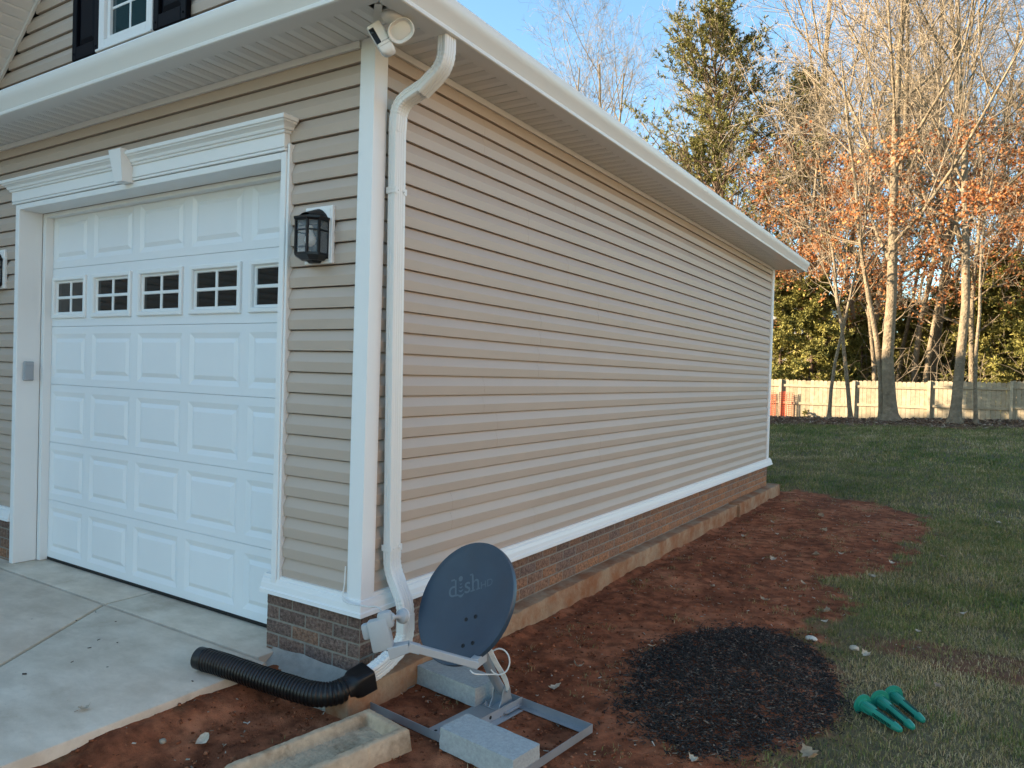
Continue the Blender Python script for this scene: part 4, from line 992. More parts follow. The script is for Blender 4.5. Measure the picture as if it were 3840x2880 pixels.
# feed horn towards the reflector
fd0 = hb+hs*.058+hu*.122; fdir = (dpt(0, -.03)-fd0).normalized()
fh = MB(); fh.lathe([(.020, -.012), (.020, .004), (.009, .008), (.009, .036), (.014, .046), (.031, .056), (.034, .066), (.034, .074)], fd0, fdir, 22); fh.build('feed_horn', M_lnb, SD, smooth=35)
fcap = MB(); fcap.lathe([(.0345, .0742), (.0340, .080), (.028, .085), (.001, .087)], fd0, fdir, 22); fcap.build('horn_cap', M_cable, SD, smooth=50)
for dx in (-.028, .012):
    scw = MB(); scw.lathe([(.006, 0), (.006, .003), (.003, .003)], hb+hs*dx+hu*(-.012)+hn*.012, -hu, 10); scw.build('screw', M_black, SD)
# coax coil around the mast
cx_ = MB(); cm = mfoot.lerp(mtop, .60)
for i in range(4):
    k = .007*i
    cx_.tube(spline([mtop+Rv*(.012+k)+Uv*.045-Fv*.02, mtop.lerp(mfoot, .18)+Rv*(.034+k)-Fv*.022, mtop.lerp(mfoot, .55)+Rv*(.040+k)-Fv*.022, mtop.lerp(mfoot, .85)+Rv*(.036+.6*k)-Fv*.02, mtop.lerp(mfoot, 1.0)+Rv*.020-Fv*.015], 8), .0034, 7)
cm = mtop.lerp(mfoot, .30)
lp = [cm+Rv*(.050+.052*math.cos(t))+Uv*(.030+.066*math.sin(t))-Fv*(.034+.004*t) for t in np.linspace(2.6, -3.9, 26)]
cx_.tube(lp, .0038, 8); cx_.tube(spline([A0+Vector((-.02, -.03, -.02)), A0+Vector((.0, -.01, -.04)), cm+Rv*.02-Uv*.03-Fv*.04, cm+Rv*.05-Uv*.036-Fv*.03], 8), .0036, 7)
cx_.build('coax_coil', M_cable, SD, smooth=60)

# ballast blocks lying on the frame
def rough_block(lx, ly, lz, seed):
    bm = bmesh.new(); bmesh.ops.create_cube(bm, size=1); bmesh.ops.subdivide_edges(bm, edges=bm.edges[:], cuts=14, use_grid_fill=True)
    for v in bm.verts:
        e = sum(abs(abs(c)-.5) < 1e-4 for c in v.co)
        v.co = Vector((v.co.x*lx, v.co.y*ly, v.co.z*lz))
        q = v.co*40+Vector((seed, 0, 0)); k_ = .0012 if e == 1 else .0022
        if e > 1: v.co *= (1-.010*abs(mnoise.noise(q*1.7))-.003)
        v.co += Vector((mnoise.noise(q), mnoise.noise(q+Vector((5, 1, 9))), mnoise.noise(q+Vector((1, 8, 3)))))*k_
    return bm
def block(label, c, rot, dims, seed):
    mb = MB(); mb.bm(rough_block(*dims, seed)); o = mb.build('concrete_block', M_blk, smooth=50, loc=c); o.rotation_euler = (0, 0, rot)
    tag(o, label, 'concrete block', 'ballast blocks on the dish frame'); return o
block('solid grey concrete block in front, on the near right of the dish frame', (.862, -.082, -.064), R(-7), (.425, .185, .098), 1.0)
block('solid grey concrete block at the back of the frame, under the dish', (.338, .392, -.064), R(-7), (.425, .185, .098), 21.0)

# splash block
def splash():
    bm = bmesh.new(); Lx, Ly, H = .292, .735, .100; nxx, nyy = 40, 84; g = {}
    for jy in range(nyy+1):
        for ix in range(nxx+1):
            x, y = (ix/nxx-.5)*Lx, (jy/nyy-.5)*Ly
            dx, dy = Lx/2-abs(x), Ly/2-y                          # open at the low (-y) end
            dmin = min(dx, dy)
            t = min(1, max(0, (dmin-.034)/.030)); t = t*t*(3-2*t)
            z = H-.046*t-.006*max(0, 1-dmin/.012)**2
            if t > .9: z += .0055*(math.sin((x+y)*150)*math.sin((x-y)*150))
            z += .003*mnoise.noise((x*40, y*40, 2))+.0015*mnoise.noise((x*110, y*110, 5))
            zz = z-(.016*max(0, 1-(y+Ly/2)/.03) if y < -Ly/2+.03 else 0)
            g[ix, jy] = bm.verts.new((x+.002*mnoise.noise((x*20, y*20, 7)), y, zz))
    for jy in range(nyy):
        for ix in range(nxx): bm.faces.new((g[ix, jy], g[ix+1, jy], g[ix+1, jy+1], g[ix, jy+1]))
    edge = [(ix, 0) for ix in range(nxx)]+[(nxx, jy) for jy in range(nyy)]+[(ix, nyy) for ix in range(nxx, 0, -1)]+[(0, jy) for jy in range(nyy, 0, -1)]
    low = []
    for (ix, jy) in edge:
        v = g[ix, jy].co; q = v.copy(); o = Vector((q.x/Lx*2, q.y/Ly*2, 0)); low.append(bm.verts.new((q.x+.010*o.x+.003*mnoise.noise(q*30), q.y+.010*o.y+.003*mnoise.noise(q*33), 0)))
    n = len(edge)
    for i in range(n): bm.faces.new((g[edge[i]], low[i], low[(i+1) % n], g[edge[(i+1) % n]]))
    bm.faces.new(low)
    bmesh.ops.recalc_face_normals(bm, faces=bm.faces[:]); return bm
M_spl = mat('splash_concrete', (0.50, 0.365, 0.24), 0.92, 0.2, 0.20, 16.0, bump=0.8, bs=120, bd=0.004, dirt=((0.30, 0.205, 0.125), 0.48, 9.0))
mb = MB(); mb.bm(splash()); spo = mb.build('splash_block', M_spl, smooth=55, loc=(.318, -.556, -.128)); spo.rotation_euler = (0, 0, R(-9.5))
tag(spo, 'weathered concrete splash block trough lying on the red soil', 'splash block')

# green plastic spikes on the grass
def spike(label, a, b, r0=.030):
    t = thing('plant_spike', label, 'plastic spike', a, 'green plastic spikes on the lawn')
    a, b = Vector(a), Vector(b); d_ = (b-a).normalized(); L_ = (b-a).length; s = d_.cross(Vector((0, 0, 1))).normalized(); u = s.cross(d_)
    t.scale = (.86, .86, .86); t.location = Vector((2.335, 1.43, zg))*.14+a*.86
    m = MB(); m.lathe([(.062, -.006), (.063, .0), (.062, .003), (.038, .004), (.036, .010), (.020, .012)], a, d_, 26); m.build('flange', M_green, t, smooth=35)
    m = MB(); n = 20
    prof = [(.0295, .012), (.0290, .070), (.0278, .078), (.0260, .30*L_/.28*.75), (.0230, L_*.88), (.0185, L_*.96), (.010, L_*.995), (.002, L_)]
    m.lathe(prof, a, d_, n)
    for k in range(4):
        ang_ = math.pi/4+k*math.pi/2; o = s*math.cos(ang_)+u*math.sin(ang_); tt = d_.cross(o)*.0014
        P = [a+d_*.012+o*.016, a+d_*.012+o*.036, a+d_*.070+o*.034, a+d_*.085+o*.0290, a+d_*(L_*.86)+o*.0245, a+d_*(L_*.86)+o*.010]
        m.add([tuple(p+tt) for p in P]+[tuple(p-tt) for p in P], [tuple(range(6)), tuple(range(6, 12))]+[(i, (i+1) % 6, 6+(i+1) % 6, 6+i) for i in range(6)])
    m.build('body', M_green, t, smooth=35)
    m = MB()
    for k in range(4):
        ang_ = k*math.pi/2; o = s*math.cos(ang_)+u*math.sin(ang_); q = d_.cross(o)
        for i in range(13):
            h = .108+i*(L_*.86-.125)/12; hk = .30*L_/.28*.75; r_ = (.0278+(.0260-.0278)*(h-.078)/(hk-.078) if h < hk else .0260+(.0230-.0260)*(h-hk)/(L_*.88-hk))+.0010; c = a+d_*h+o*r_
            hh, hw_ = .0029, .0100*(1-.3*(h/L_))
            m.add([tuple(c+d_*x+q*y+o*z) for z in (-.003, 0) for x, y in ((-hh, -hw_), (hh, -hw_), (hh, hw_), (-hh, hw_))], [(0, 1, 2, 3), (4, 5, 6, 7), (0, 1, 5, 4), (1, 2, 6, 5), (2, 3, 7, 6), (3, 0, 4, 7)])
    m.build('slots', M_slot, t)
    return t
zg = gz(2.3, 1.45)+.030
spike('green slotted spike nearest the mulch, leftmost of the three', (2.175, 1.430, zg+.018), (2.398, 1.248, zg-.006))
spike('middle green slotted spike resting against its two neighbours', (2.245, 1.535, zg+.022), (2.445, 1.300, zg-.002))
spike('green slotted spike lying behind the middle one, right end highest', (2.300, 1.648, zg+.022), (2.480, 1.418, zg-.002))

# ------------------------------------------------------------------ ground litter
rg = np.random.RandomState(5)
def np_mesh(name, V, F, tint, mat_, label=None, cat=None, kind='stuff', group=None):
    me_ = bpy.data.meshes.new(name); V = V.astype(np.float32); F = F.astype(np.int32); k_ = F.shape[1]
    me_.vertices.add(len(V)); me_.vertices.foreach_set('co', V.ravel()); me_.loops.add(F.size); me_.polygons.add(len(F))
    me_.loops.foreach_set('vertex_index', F.ravel()); me_.polygons.foreach_set('loop_start', np.arange(0, F.size, k_, dtype=np.int32)); me_.update(calc_edges=True)
    at_ = me_.attributes.new('tint', 'FLOAT', 'FACE'); at_.data.foreach_set('value', tint.astype(np.float32)); me_.materials.append(mat_)
    o = bpy.data.objects.new(name, me_); COL.objects.link(o); tag(o, label, cat, group, kind); return o
def chips(n, x, y, z, lmin, lmax, wmin, wmax, tilt, thick):
    """n small tilted boxes; returns V,F"""
    a = rg.uniform(0, 2*np.pi, n); L_ = rg.uniform(lmin, lmax, n); W_ = rg.uniform(wmin, wmax, n); T_ = rg.uniform(.4, 1, n)*thick
    p = rg.normal(0, tilt, n); q = rg.normal(0, tilt*1.3, n)
    d1 = np.stack([np.cos(a)*np.cos(p), np.sin(a)*np.cos(p), np.sin(p)], -1); s1 = np.stack([-np.sin(a)*np.cos(q), np.cos(a)*np.cos(q), np.sin(q)], -1); n1 = np.cross(d1, s1)
    c = np.stack([x, y, z], -1); V = []
    for sx, sy, sz in ((-1,-1,-1),(1,-1,-1),(1,1,-1),(-1,1,-1),(-1,-1,1),(1,-1,1),(1,1,1),(-1,1,1)):
        jl = rg.uniform(.7, 1.15, n); jw = rg.uniform(.5, 1.1, n)
        V.append(c+d1*(sx*L_*jl/2)[:, None]+s1*(sy*W_*jw/2)[:, None]+n1*(sz*T_/2)[:, None])
    V = np.stack(V, 1).reshape(-1, 3)
    base = np.array([(0,3,2,1),(4,5,6,7),(0,1,5,4),(1,2,6,5),(2,3,7,6),(3,0,4,7)])
    F = (np.arange(n)[:, None, None]*8+base[None]).reshape(-1, 4); return V, F
def scatter(n, x0, x1, y0, y1, keep):
    X_ = []; Y_ = []
    while len(X_) < n:
        x = rg.uniform(x0, x1, n*2); y = rg.uniform(y0, y1, n*2); k_ = keep(x, y); X_ += list(x[k_]); Y_ += list(y[k_])
    return np.array(X_[:n]), np.array(Y_[:n])
x, y = scatter(21000, .75, 2.25, .35, 2.6, lambda x, y: (poly_sd(x, y, MULCH)+.05*wav(x, y, 16)) < rg.exponential(.05, len(x)))
z = gz_np(x, y)+.035*smooth01(-poly_sd(x, y, MULCH)/.30)+rg.uniform(.0, .016, len(x))
V, F = chips(len(x), x, y, z, .006, .034, .0025, .0075, .24, .003)
np_mesh('mulch', V, F, np.repeat(rg.beta(1.1, 1.3, len(x)), 6), M_mulch, 'round bed of black shredded mulch between soil and grass', 'mulch')
notobj = lambda x, y: (x > -.50) | (y > -.1)
x, y = scatter(9000, -.55, 2.3, -2.6, 9.0, lambda x, y: (turf_np(x, y) < .4) & (poly_sd(x, y, MULCH) > .0) & ((x > .13) | (y < -.2)) & (rg.uniform(0, 1, len(x)) < np.clip(1.5/(1+np.hypot(x-.6, y+.3)), .10, 1)))
s_ = np.minimum(.014, rg.lognormal(0, .5, len(x))*.0055)
V, F = chips(len(x), x, y, gz_np(x, y)+s_*.35, .6, 1.4, .6, 1.3, .5, 1.0)
c = np.stack([x, y, gz_np(x, y)+s_*.3], -1); V = (np.repeat(c, 8, 0)+(V-np.repeat(np.stack([x, y, gz_np(x, y)+s_*.35], -1), 8, 0))*np.repeat(s_, 8)[:, None]*np.array([1.3, 1.3, .9]))
np_mesh('soil_clods', V, F, np.repeat(rg.uniform(0, 1, len(x)), 6), M_clod, 'crumbly red clay clods scattered over the bare soil', 'soil')
x, y = scatter(1000, -.55, 2.4, -2.6, 9.2, lambda x, y: (turf_np(x, y) < .6) & ((x > .13) | (y < -.2)))
V, F = chips(len(x), x, y, gz_np(x, y)+.010, .005, .028, .002, .010, .25, .003)
np_mesh('leaf_litter', V, F, np.repeat(rg.beta(1.2, 1.6, len(x)), 6), M_peb, 'pale chips and leaf crumbs strewn over the soil', 'litter')

# dry straw and grass blades
def blades(n, x, y, hmin, hmax, wd, lean, tint, zoff=0.0):
    a = rg.uniform(0, 2*np.pi, n); h = rg.uniform(hmin, hmax, n); l = np.abs(rg.normal(lean, lean*.5, n)); b = a+rg.normal(0, .5, n)
    z = gz_np(x, y)-.006+zoff
    base = np.stack([x, y, z], -1); dr = np.stack([np.cos(b), np.sin(b), 0*b], -1); sd2 = np.stack([-np.sin(a), np.cos(a), 0*a], -1)*(wd*rg.uniform(.6, 1.3, n))[:, None]
    m1 = base+dr*(h*l*.35)[:, None]+np.stack([0*h, 0*h, h*.62*np.cos(l*.5)], -1); m2 = base+dr*(h*np.sin(np.minimum(l, 1.5))*1.0)[:, None]+np.stack([0*h, 0*h, h*np.maximum(.18, np.cos(np.minimum(l, 1.4)))], -1)
    V = np.stack([base-sd2, base+sd2, m1+sd2*.8, m1-sd2*.8, m2+sd2*.12, m2-sd2*.12], 1).reshape(-1, 3)
    F = (np.arange(n)[:, None, None]*6+np.array([(0, 1, 2, 3), (3, 2, 4, 5)])[None]).reshape(-1, 4)
    return V, F, np.repeat(tint, 2)
def field(n, x0, x1, y0, y1, hmin, hmax, wd, pw=1.0):
    x, y = scatter(n, x0, x1, y0, y1, lambda x, y: rg.uniform(0, 1, len(x)) < turf_np(x, y)**pw*(.55+.45*smooth01(.5+.6*wav(x, y, 3.1))))
    dry = .38*wav(x, y, 1.5)+.30*wav(x+9, y, 5.5)+.08*np.clip((3.2-y)/3, -1, 1)
    t = np.clip(rg.beta(1.6, 2.2, n)*.95+dry*.55+.10, 0, 1)
    k_ = .75+.35*smooth01(.5+wav(x-4, y, 4.0))
    return blades(n, x, y, hmin, hmax, wd, .75, t)
parts = [field(78000, 1.4, 4.2, -.3, 3.6, .016, .048, .0015), field(60000, 1.2, 4.6, 3.4, 8, .025, .065, .0024), field(52000, -1.5, 5.2, 7.5, 13.5, .03, .07, .004), field(60000, -4.5, 6.5, 13, 22, .035, .085, .007)]
x, y = scatter(7000, 1.4, 4.0, -.3, 9, lambda x, y: (turf_np(x, y) > .5) & (wav(x+2, y-3, 7.0) > .5))
parts.append(blades(len(x), x, y, .035, .075, .0017, .8, np.clip(rg.beta(1.3, 3, len(x)), 0, 1)))
# sparse tufts creeping over the soil
x, y = scatter(4200, -.4, 2.2, -2.0, 9.0, lambda x, y: (turf_np(x, y) < .5) & (poly_sd(x, y, MULCH) > .03) & (wav(x*1.0, y*1.0, 9.0) > .45) & ((x > .2) | (y < -.3)))
parts.append(blades(len(x), x, y, .015, .045, .0014, .9, np.clip(rg.beta(2, 2, len(x))+.15, 0, 1)))
off = 0; VV, FF, TT = [], [], []
for V, F, t in parts: VV.append(V); FF.append(F+off); TT.append(t); off += len(V)
np_mesh('grass', np.concatenate(VV), np.concatenate(FF), np.concatenate(TT), M_grass, 'patchy green and straw coloured lawn beside the red soil', 'grass')
# dry leaf mulch of the berm under the trees
x, y = scatter(9000, -8, 9, 21.0, 25.4, lambda x, y: rg.uniform(0, 1, len(x)) < .9)
V, F = chips(len(x), x, y, gz_np(x, y)+.02, .04, .11, .03, .07, .35, .004)
np_mesh('fallen_leaves', V, F, np.repeat(rg.beta(1.2, 2.4, len(x)), 6), M_dleaf, 'brown fallen leaves carpeting the strip before the fence', 'fallen leaves')

x, y = scatter(26, -3.2, -.56, -2.6, -.2, lambda x, y: rg.uniform(0, 1, len(x)) < np.clip(1.2+y*.3, 0, 1))
V, F = chips(26, x, y, np.full(26, .0045), .006, .028, .004, .010, .12, .003)
np_mesh('driveway_debris', V, F, np.repeat(rg.beta(.8, 2.5, 26), 6), M_mulch, 'dark bark specks scattered on the concrete driveway', 'debris')
# individual dead leaves
def leaf_mesh(seed, L_=.075, W_=.036, lobed=False):
    r_ = random.Random(seed); mb = MB(); n = 8; rows = []
    for i in range(n+1):
        t = i/n; w_ = W_*math.sin(math.pi*min(1, t**.8*.98+.01))*(1+(.35*math.sin(t*19) if lobed else 0)); z = .006+.020*(t-.5)**2*4*r_.uniform(.6, 1.2); cu = r_.uniform(.15, .45)
        rows.append([(-L_/2+L_*t, -w_, z+cu*w_), (-L_/2+L_*t, 0, z-.002), (-L_/2+L_*t, w_, z+cu*w_*.8)])
    vs = [p for r2 in rows for p in r2]; fs = []
    for i in range(n):
        for k in range(2): fs.append((i*3+k, i*3+k+1, (i+1)*3+k+1, (i+1)*3+k))
    mb.add(vs, fs, r_.uniform(.15, 1)); mb.tube([(-L_/2-.015, 0, .004), (-L_/2, 0, .006)], .0012, 4, r_.uniform(0, .6)); return mb.mesh('dead_leaf', M_dleaf, 60)
leafs = [leaf_mesh(i, .05+.012*(i % 4), .016+.005*(i % 3), i % 2 == 0) for i in range(7)]
LP = [(.72, 1.05), (.95, 1.62), (1.30, 3.05), (.75, 4.0), (1.05, 4.45), (1.35, 4.9), (.55, 5.3), (1.55, 5.1), (.80, 5.7), (1.2, 6.2), (.60, 6.4), (1.75, 6.0), (1.0, 7.2), (.5, 7.4), (1.5, 7.6), (.85, 3.2), (1.75, 3.05), (1.45, 3.75), (1.9, 4.3), (.62, 2.1), (.75, .72), (1.62, .42), (1.78, 2.75), (2.05, .72), (2.4, .55), (2.1, 2.25), (2.5, 2.0), (2.35, 2.95), (2.0, 5.0), (2.6, 3.6), (2.4, 5.6), (2.0, 7.3), (2.9, 8.1), (1.4, 1.9), (1.62, 1.05), (.12, -.95), (-.25, -.72), (.55, -.55), (2.2, .25), (1.9, .1)]
rl = random.Random(8)
for i, (px, py) in enumerate(LP):
    o = bpy.data.objects.new('dead_leaf', leafs[i % 7]); COL.objects.link(o); o.location = (px, py, gz(px, py)+(.012 if turf_np(np.array([px]), np.array([py]))[0] < .5 else .03)); o.rotation_euler = (rl.uniform(-.35, .35), rl.uniform(-.35, .35), rl.uniform(0, 6.28)); s__ = rl.uniform(.8, 1.5); o.scale = (s__, s__, s__)
    tag(o, 'curled dead leaf lying on the bare soil or short grass', 'dead leaf', 'dead leaves on soil and lawn')
for (px, py, lab, k_) in ((-.735, -.985, 'pale leaf lying flat near the edge of the concrete driveway', 4), (-1.05, -1.33, 'orange brown leaf scrap on the driveway at the photo edge', 2)):
    o = bpy.data.objects.new('dead_leaf', leafs[k_]); COL.objects.link(o); o.location = (px, py, .002); o.rotation_euler = (0, 0, rl.uniform(0, 6)); tag(o, lab, 'dead leaf')
# a few stones near the pipe and slab
def stone(label, c, s, tint, m_=M_peb):
    bm = bmesh.new(); bmesh.ops.create_icosphere(bm, subdivisions=2, radius=1)
    for v in bm.verts: v.co = Vector((v.co.x*s[0], v.co.y*s[1], v.co.z*s[2]))*(1+.22*mnoise.noise(v.co*1.7+Vector(c)*9))
    mb = MB(); mb.bm(bm, tint); o = mb.build('stone', m_, smooth=35, loc=c); tag(o, label, 'stone')
stone('small grey stone on the soil beside the driveway edge', (-.36, -.84, gz(-.36, -.84)+.008), (.018, .014, .012), .4)
stone('grey pebble between the pipe and the splash block', (.10, -.36, gz(.10, -.36)+.008), (.018, .013, .011), .25)
stone('pale pebble under the bend of the black pipe', (.17, -.33, gz(.17, -.33)+.006), (.012, .010, .008), .8)
stone('white stone at the edge of the mulch bed', (1.75, 2.42, gz(1.75, 2.42)+.012), (.040, .024, .020), .95)
stone('pale stone on grass right of the mulch bed', (2.02, 2.35, gz(2.02, 2.35)+.03), (.030, .022, .018), .7)

# ------------------------------------------------------------------ fence
fence = thing('wooden_fence', 'weathered dog eared wooden privacy fence along the woods', 'fence', (0, 26, .3))
fr2 = random.Random(4)
FX = [-10.55, -8.24, -5.93, -3.62, -1.10, 1.24, 3.56, 5.87, 8.18, 10.5, 12.8]
def ftop(x): return 1.655+.0265*max(0, min(7, x+1.5))
FYY = 26.0
for i in range(len(FX)-1):
    x0, x1 = FX[i], FX[i+1]; bd = MB(); n = 17; wv = (x1-x0)/n; zs = ftop((x0+x1)/2)
    for k in range(n):
        a, b = x0+k*wv+.004, x0+(k+1)*wv-.004; h = zs+fr2.uniform(-.012, .012); c = .030; yy = FYY+.045+fr2.uniform(-.003, .003)
        P = [(a, -.05), (b, -.05), (b, h-c), (b-c, h), (a+c, h), (a, h-c)]
        bd.extrude(P, lambda p: (p[0], yy, p[1]), lambda p: (p[0], yy+.017, p[1]), fr2.uniform(.1, 1))
    bd.build('board_panel', M_fence, fence)
    for zz in (zs-.21, zs-.86):
        rl_ = MB(); rl_.bbox((x0+.045, FYY+.004, zz-.044), (x1-.045, FYY+.042, zz+.044), .004, tint=fr2.uniform(.3, .8)); rl_.build('rail', M_fence, fence)
for x0 in FX:
    p_ = MB(); p_.bbox((x0-.045, FYY-.048, -.1), (x0+.045, FYY+.042, ftop(x0)+.02), .005, tint=fr2.uniform(.5, 1)); p_.build('post', M_fence, fence)

# orange safety net at the far left of the fence
net = thing('safety_net', 'orange plastic safety netting wrapped round the fence post', 'safety net', (-3.9, 25.85, .4))
def net_panel(x0, y0, x1, y1, z0, z1):
    mb = MB(); n = int(math.hypot(x1-x0, y1-y0)/.07); m_ = int((z1-z0)/.07)
    for i in range(n+1):
        t = i/n; xx, yy = x0+(x1-x0)*t, y0+(y1-y0)*t+.05*math.sin(t*9); mb.tube([(xx, yy, z0), (xx+.02*math.sin(i), yy, (z0+z1)/2), (xx, yy, z1)], .007, 4)
    for k in range(m_+1):
        zz = z0+(z1-z0)*k/m_; mb.tube([(x0+(x1-x0)*t, y0+(y1-y0)*t+.05*math.sin(t*9), zz+.02*math.sin(t*7)) for t in np.linspace(0, 1, 9)], .009, 4)
    return mb
net_panel(-5.6, 25.75, -3.75, 25.80, .18, 1.22).build('net_panel', M_net, net); net_panel(-3.55, 25.75, -3.10, 25.90, .18, 1.18).build('net_panel', M_net, net)

# ------------------------------------------------------------------ trees
def rot_about(v, ax, a): return Matrix.Rotation(a, 3, ax) @ v
def grow(rnd, p, d, L_, r, lv, P, out):
    """recursive branching; out gets (points, radii, level)"""
    n = P['seg'][lv]; st = L_/n; pts = [p.copy()]; rad = [r]; q = p.copy(); dd = d.copy()
    for i in range(n):
        dd = (dd+Vector((rnd.gauss(0, 1), rnd.gauss(0, 1), rnd.gauss(0, 1)))*P['wander'][lv]+Vector((0, 0, P['up'][lv]))).normalized()
        q = q+dd*st; pts.append(q.copy()); rad.append(max(P['rmin'], r*(1-(1-P['taper'][lv])*(i+1)/n)))
    out.append((pts, rad, lv))
    if lv+1 >= P['levels']: return
    nc = P['kids'][lv]; nc = max(1, int(round(nc*rnd.uniform(.75, 1.25)*(1 if lv else 1))))
    az = rnd.uniform(0, 6.28)
    for k in range(nc):
        t = P['t0'][lv]+(1-P['t0'][lv])*((k+rnd.random())/nc); f = t*n; i = min(n-1, int(f)); u = f-i
        bp = pts[i].lerp(pts[i+1], u); bd = (pts[i+1]-pts[i]).normalized(); az += 2.4+rnd.uniform(-.5, .5)
        o = bd.orthogonal().normalized(); o = rot_about(o, bd, az); an = R(P['ang'][lv])*rnd.uniform(.75, 1.25)
        cd = (bd*math.cos(an)+o*math.sin(an)).normalized()
        rr = (rad[i]*(1-u)+rad[i+1]*u)
        grow(rnd, bp, cd, L_*P['ratio'][lv]*rnd.uniform(.7, 1.2)*(1-P['short'][lv]*t), max(P['rmin'], rr*P['rr'][lv]*rnd.uniform(.8, 1.1)), lv+1, P, out)
SIDES = (12, 8, 5, 3, 3, 3)
BARE = dict(levels=5, seg=(9, 7, 5, 4, 3), wander=(.05, .10, .14, .16, .18), up=(.02, .10, .05, .04, .03), taper=(.25, .22, .3, .4, .5), kids=(13, 7, 5, 5, 0), t0=(.36, .15, .12, .12, 0), ang=(42, 36, 38, 38, 0), ratio=(.50, .52, .55, .50, 0), short=(.45, .35, .3, .2, 0), rr=(.52, .55, .6, .7, 0), rmin=.0045)
def tree_meshes(kind, seed, H, r0, P, leaf=None, flare=True):
    rnd = random.Random(seed); out = []
    grow(rnd, Vector((0, 0, 0)), Vector((rnd.uniform(-.05, .05), rnd.uniform(-.05, .05), 1)).normalized(), H, r0, 0, P, out)
    tk, cr = MB(), MB()
    for pts, rad, lv in out:
        if lv == 0 and flare:
            ex = [pts[0]-Vector((0, 0, .4)), pts[0], pts[0].lerp(pts[1], .10), pts[0].lerp(pts[1], .30)]
            tk.tube(ex+pts[1:], [rad[0]*2.1, rad[0]*1.75, rad[0]*1.25, rad[0]*1.03]+rad[1:], SIDES[0])
        elif lv <= 1: tk.tube(pts, rad, SIDES[lv], caps=False)
        else: cr.tube(pts, rad, SIDES[lv], caps=False)
    if leaf:
        for pts, rad, lv in out:
            if lv < P['levels']-2: continue
            for _ in range(leaf['n']):
                q = pts[rnd.randrange(1, len(pts))]
                if not (leaf['z'][0] < q.z < leaf['z'][1]) or mnoise.noise(q*.75+Vector((3, 1, 7))) < .06 or rnd.random() > leaf['p']*(1-.5*abs((q.z-sum(leaf['z'])/2)/(leaf['z'][1]-leaf['z'][0]))): continue
                c = q+Vector((rnd.gauss(0, .06), rnd.gauss(0, .06), rnd.gauss(0, .06)-.04)); s = leaf['s']*rnd.uniform(.6, 1.3)
                a = Vector((rnd.gauss(0, 1), rnd.gauss(0, 1), rnd.gauss(-.6, .7))).normalized()*s; b = a.cross(Vector((rnd.gauss(0, 1), rnd.gauss(0, 1), rnd.gauss(0, 1)))).normalized()*s*.5
                k = a.cross(b).normalized()*s*rnd.uniform(-.25, .25)
                cr.add([tuple(c), tuple(c+a*.5+b+k), tuple(c+a), tuple(c+a*.5-b+k)], [(0, 1, 2), (0, 2, 3)], rnd.random(), 1)
    return tk, cr
def needle_clump(mb, c, d, rnd, n, ln, wd, tint):
    for _ in range(n):
        v = (d*rnd.uniform(.2, 1.0)+Vector((rnd.gauss(0, .6), rnd.gauss(0, .6), rnd.gauss(.1, .55)))).normalized()*ln*rnd.uniform(.6, 1.2)
        s = v.cross(Vector((rnd.gauss(0, 1), rnd.gauss(0, 1), rnd.gauss(0, 1)))).normalized()*wd
        mb.add([tuple(c-s*.5), tuple(c+s*.5), tuple(c+v*.6+s), tuple(c+v), tuple(c+v*.6-s)], [(0, 1, 2, 3, 4)], min(1, max(0, tint+rnd.gauss(0, .22))), 0)
def pine_meshes(seed, H, r0, zc, spread, nb=46):
    rnd = random.Random(seed); tk, cr = MB(), MB(); q = Vector((0, 0, -.3)); pts = [q.copy()]; rad = [r0*1.3]
    n = 14
    for i in range(n):
        q = q+Vector((rnd.gauss(0, .10), rnd.gauss(0, .10), (H+.3)/n)); pts.append(q.copy()); rad.append(r0*(1-.93*(i+1)/n)+.01)
    tk.tube(pts, rad, 9)
    for b in range(nb):
        t = zc/H+(1-zc/H)*(b+.5)/nb; f = t*n; i = min(n-1, int(f)); p = pts[i].lerp(pts[i+1], f-i); az = b*2.4+rnd.uniform(-.6, .6)
        k = (1-(t-zc/H)/(1-zc/H)); L_ = spread*(k**.5*.85+.12)*rnd.uniform(.5, 1.15)
        el = R(rnd.uniform(0, 42)+28*(1-k)); d = Vector((math.cos(az)*math.cos(el), math.sin(az)*math.cos(el), math.sin(el)))
        bp = [p]; bd = d.copy(); m = 6
        for s in range(m):
            bd = (bd+Vector((rnd.gauss(0, .12), rnd.gauss(0, .12), rnd.gauss(.05, .10)))).normalized(); bp.append(bp[-1]+bd*L_/m)
        tk.tube(bp, [max(.008, .055*(1-s/m)*(L_/spread)**.6+.006) for s in range(m+1)], 5, caps=False)
        for s in range(2, m+1):
            for side_ in range(4):
                v = (bd+Vector((rnd.gauss(0, .75), rnd.gauss(0, .75), rnd.gauss(.25, .35)))).normalized(); l2 = L_*.22*rnd.uniform(.5, 1.2)+.15; e = bp[s]+v*l2
                cr.tube([bp[s], bp[s].lerp(e, .6)+Vector((0, 0, .03)), e], [.010, .007, .005], 3, mi=1, caps=False)
                lum = .50+.32*mnoise.noise(e*.5)
                for u in (.55, .8, 1.0):
                    if rnd.random() < .80: needle_clump(cr, bp[s].lerp(e, u), v, rnd, 9, .19, .019, lum)
    return tk, cr
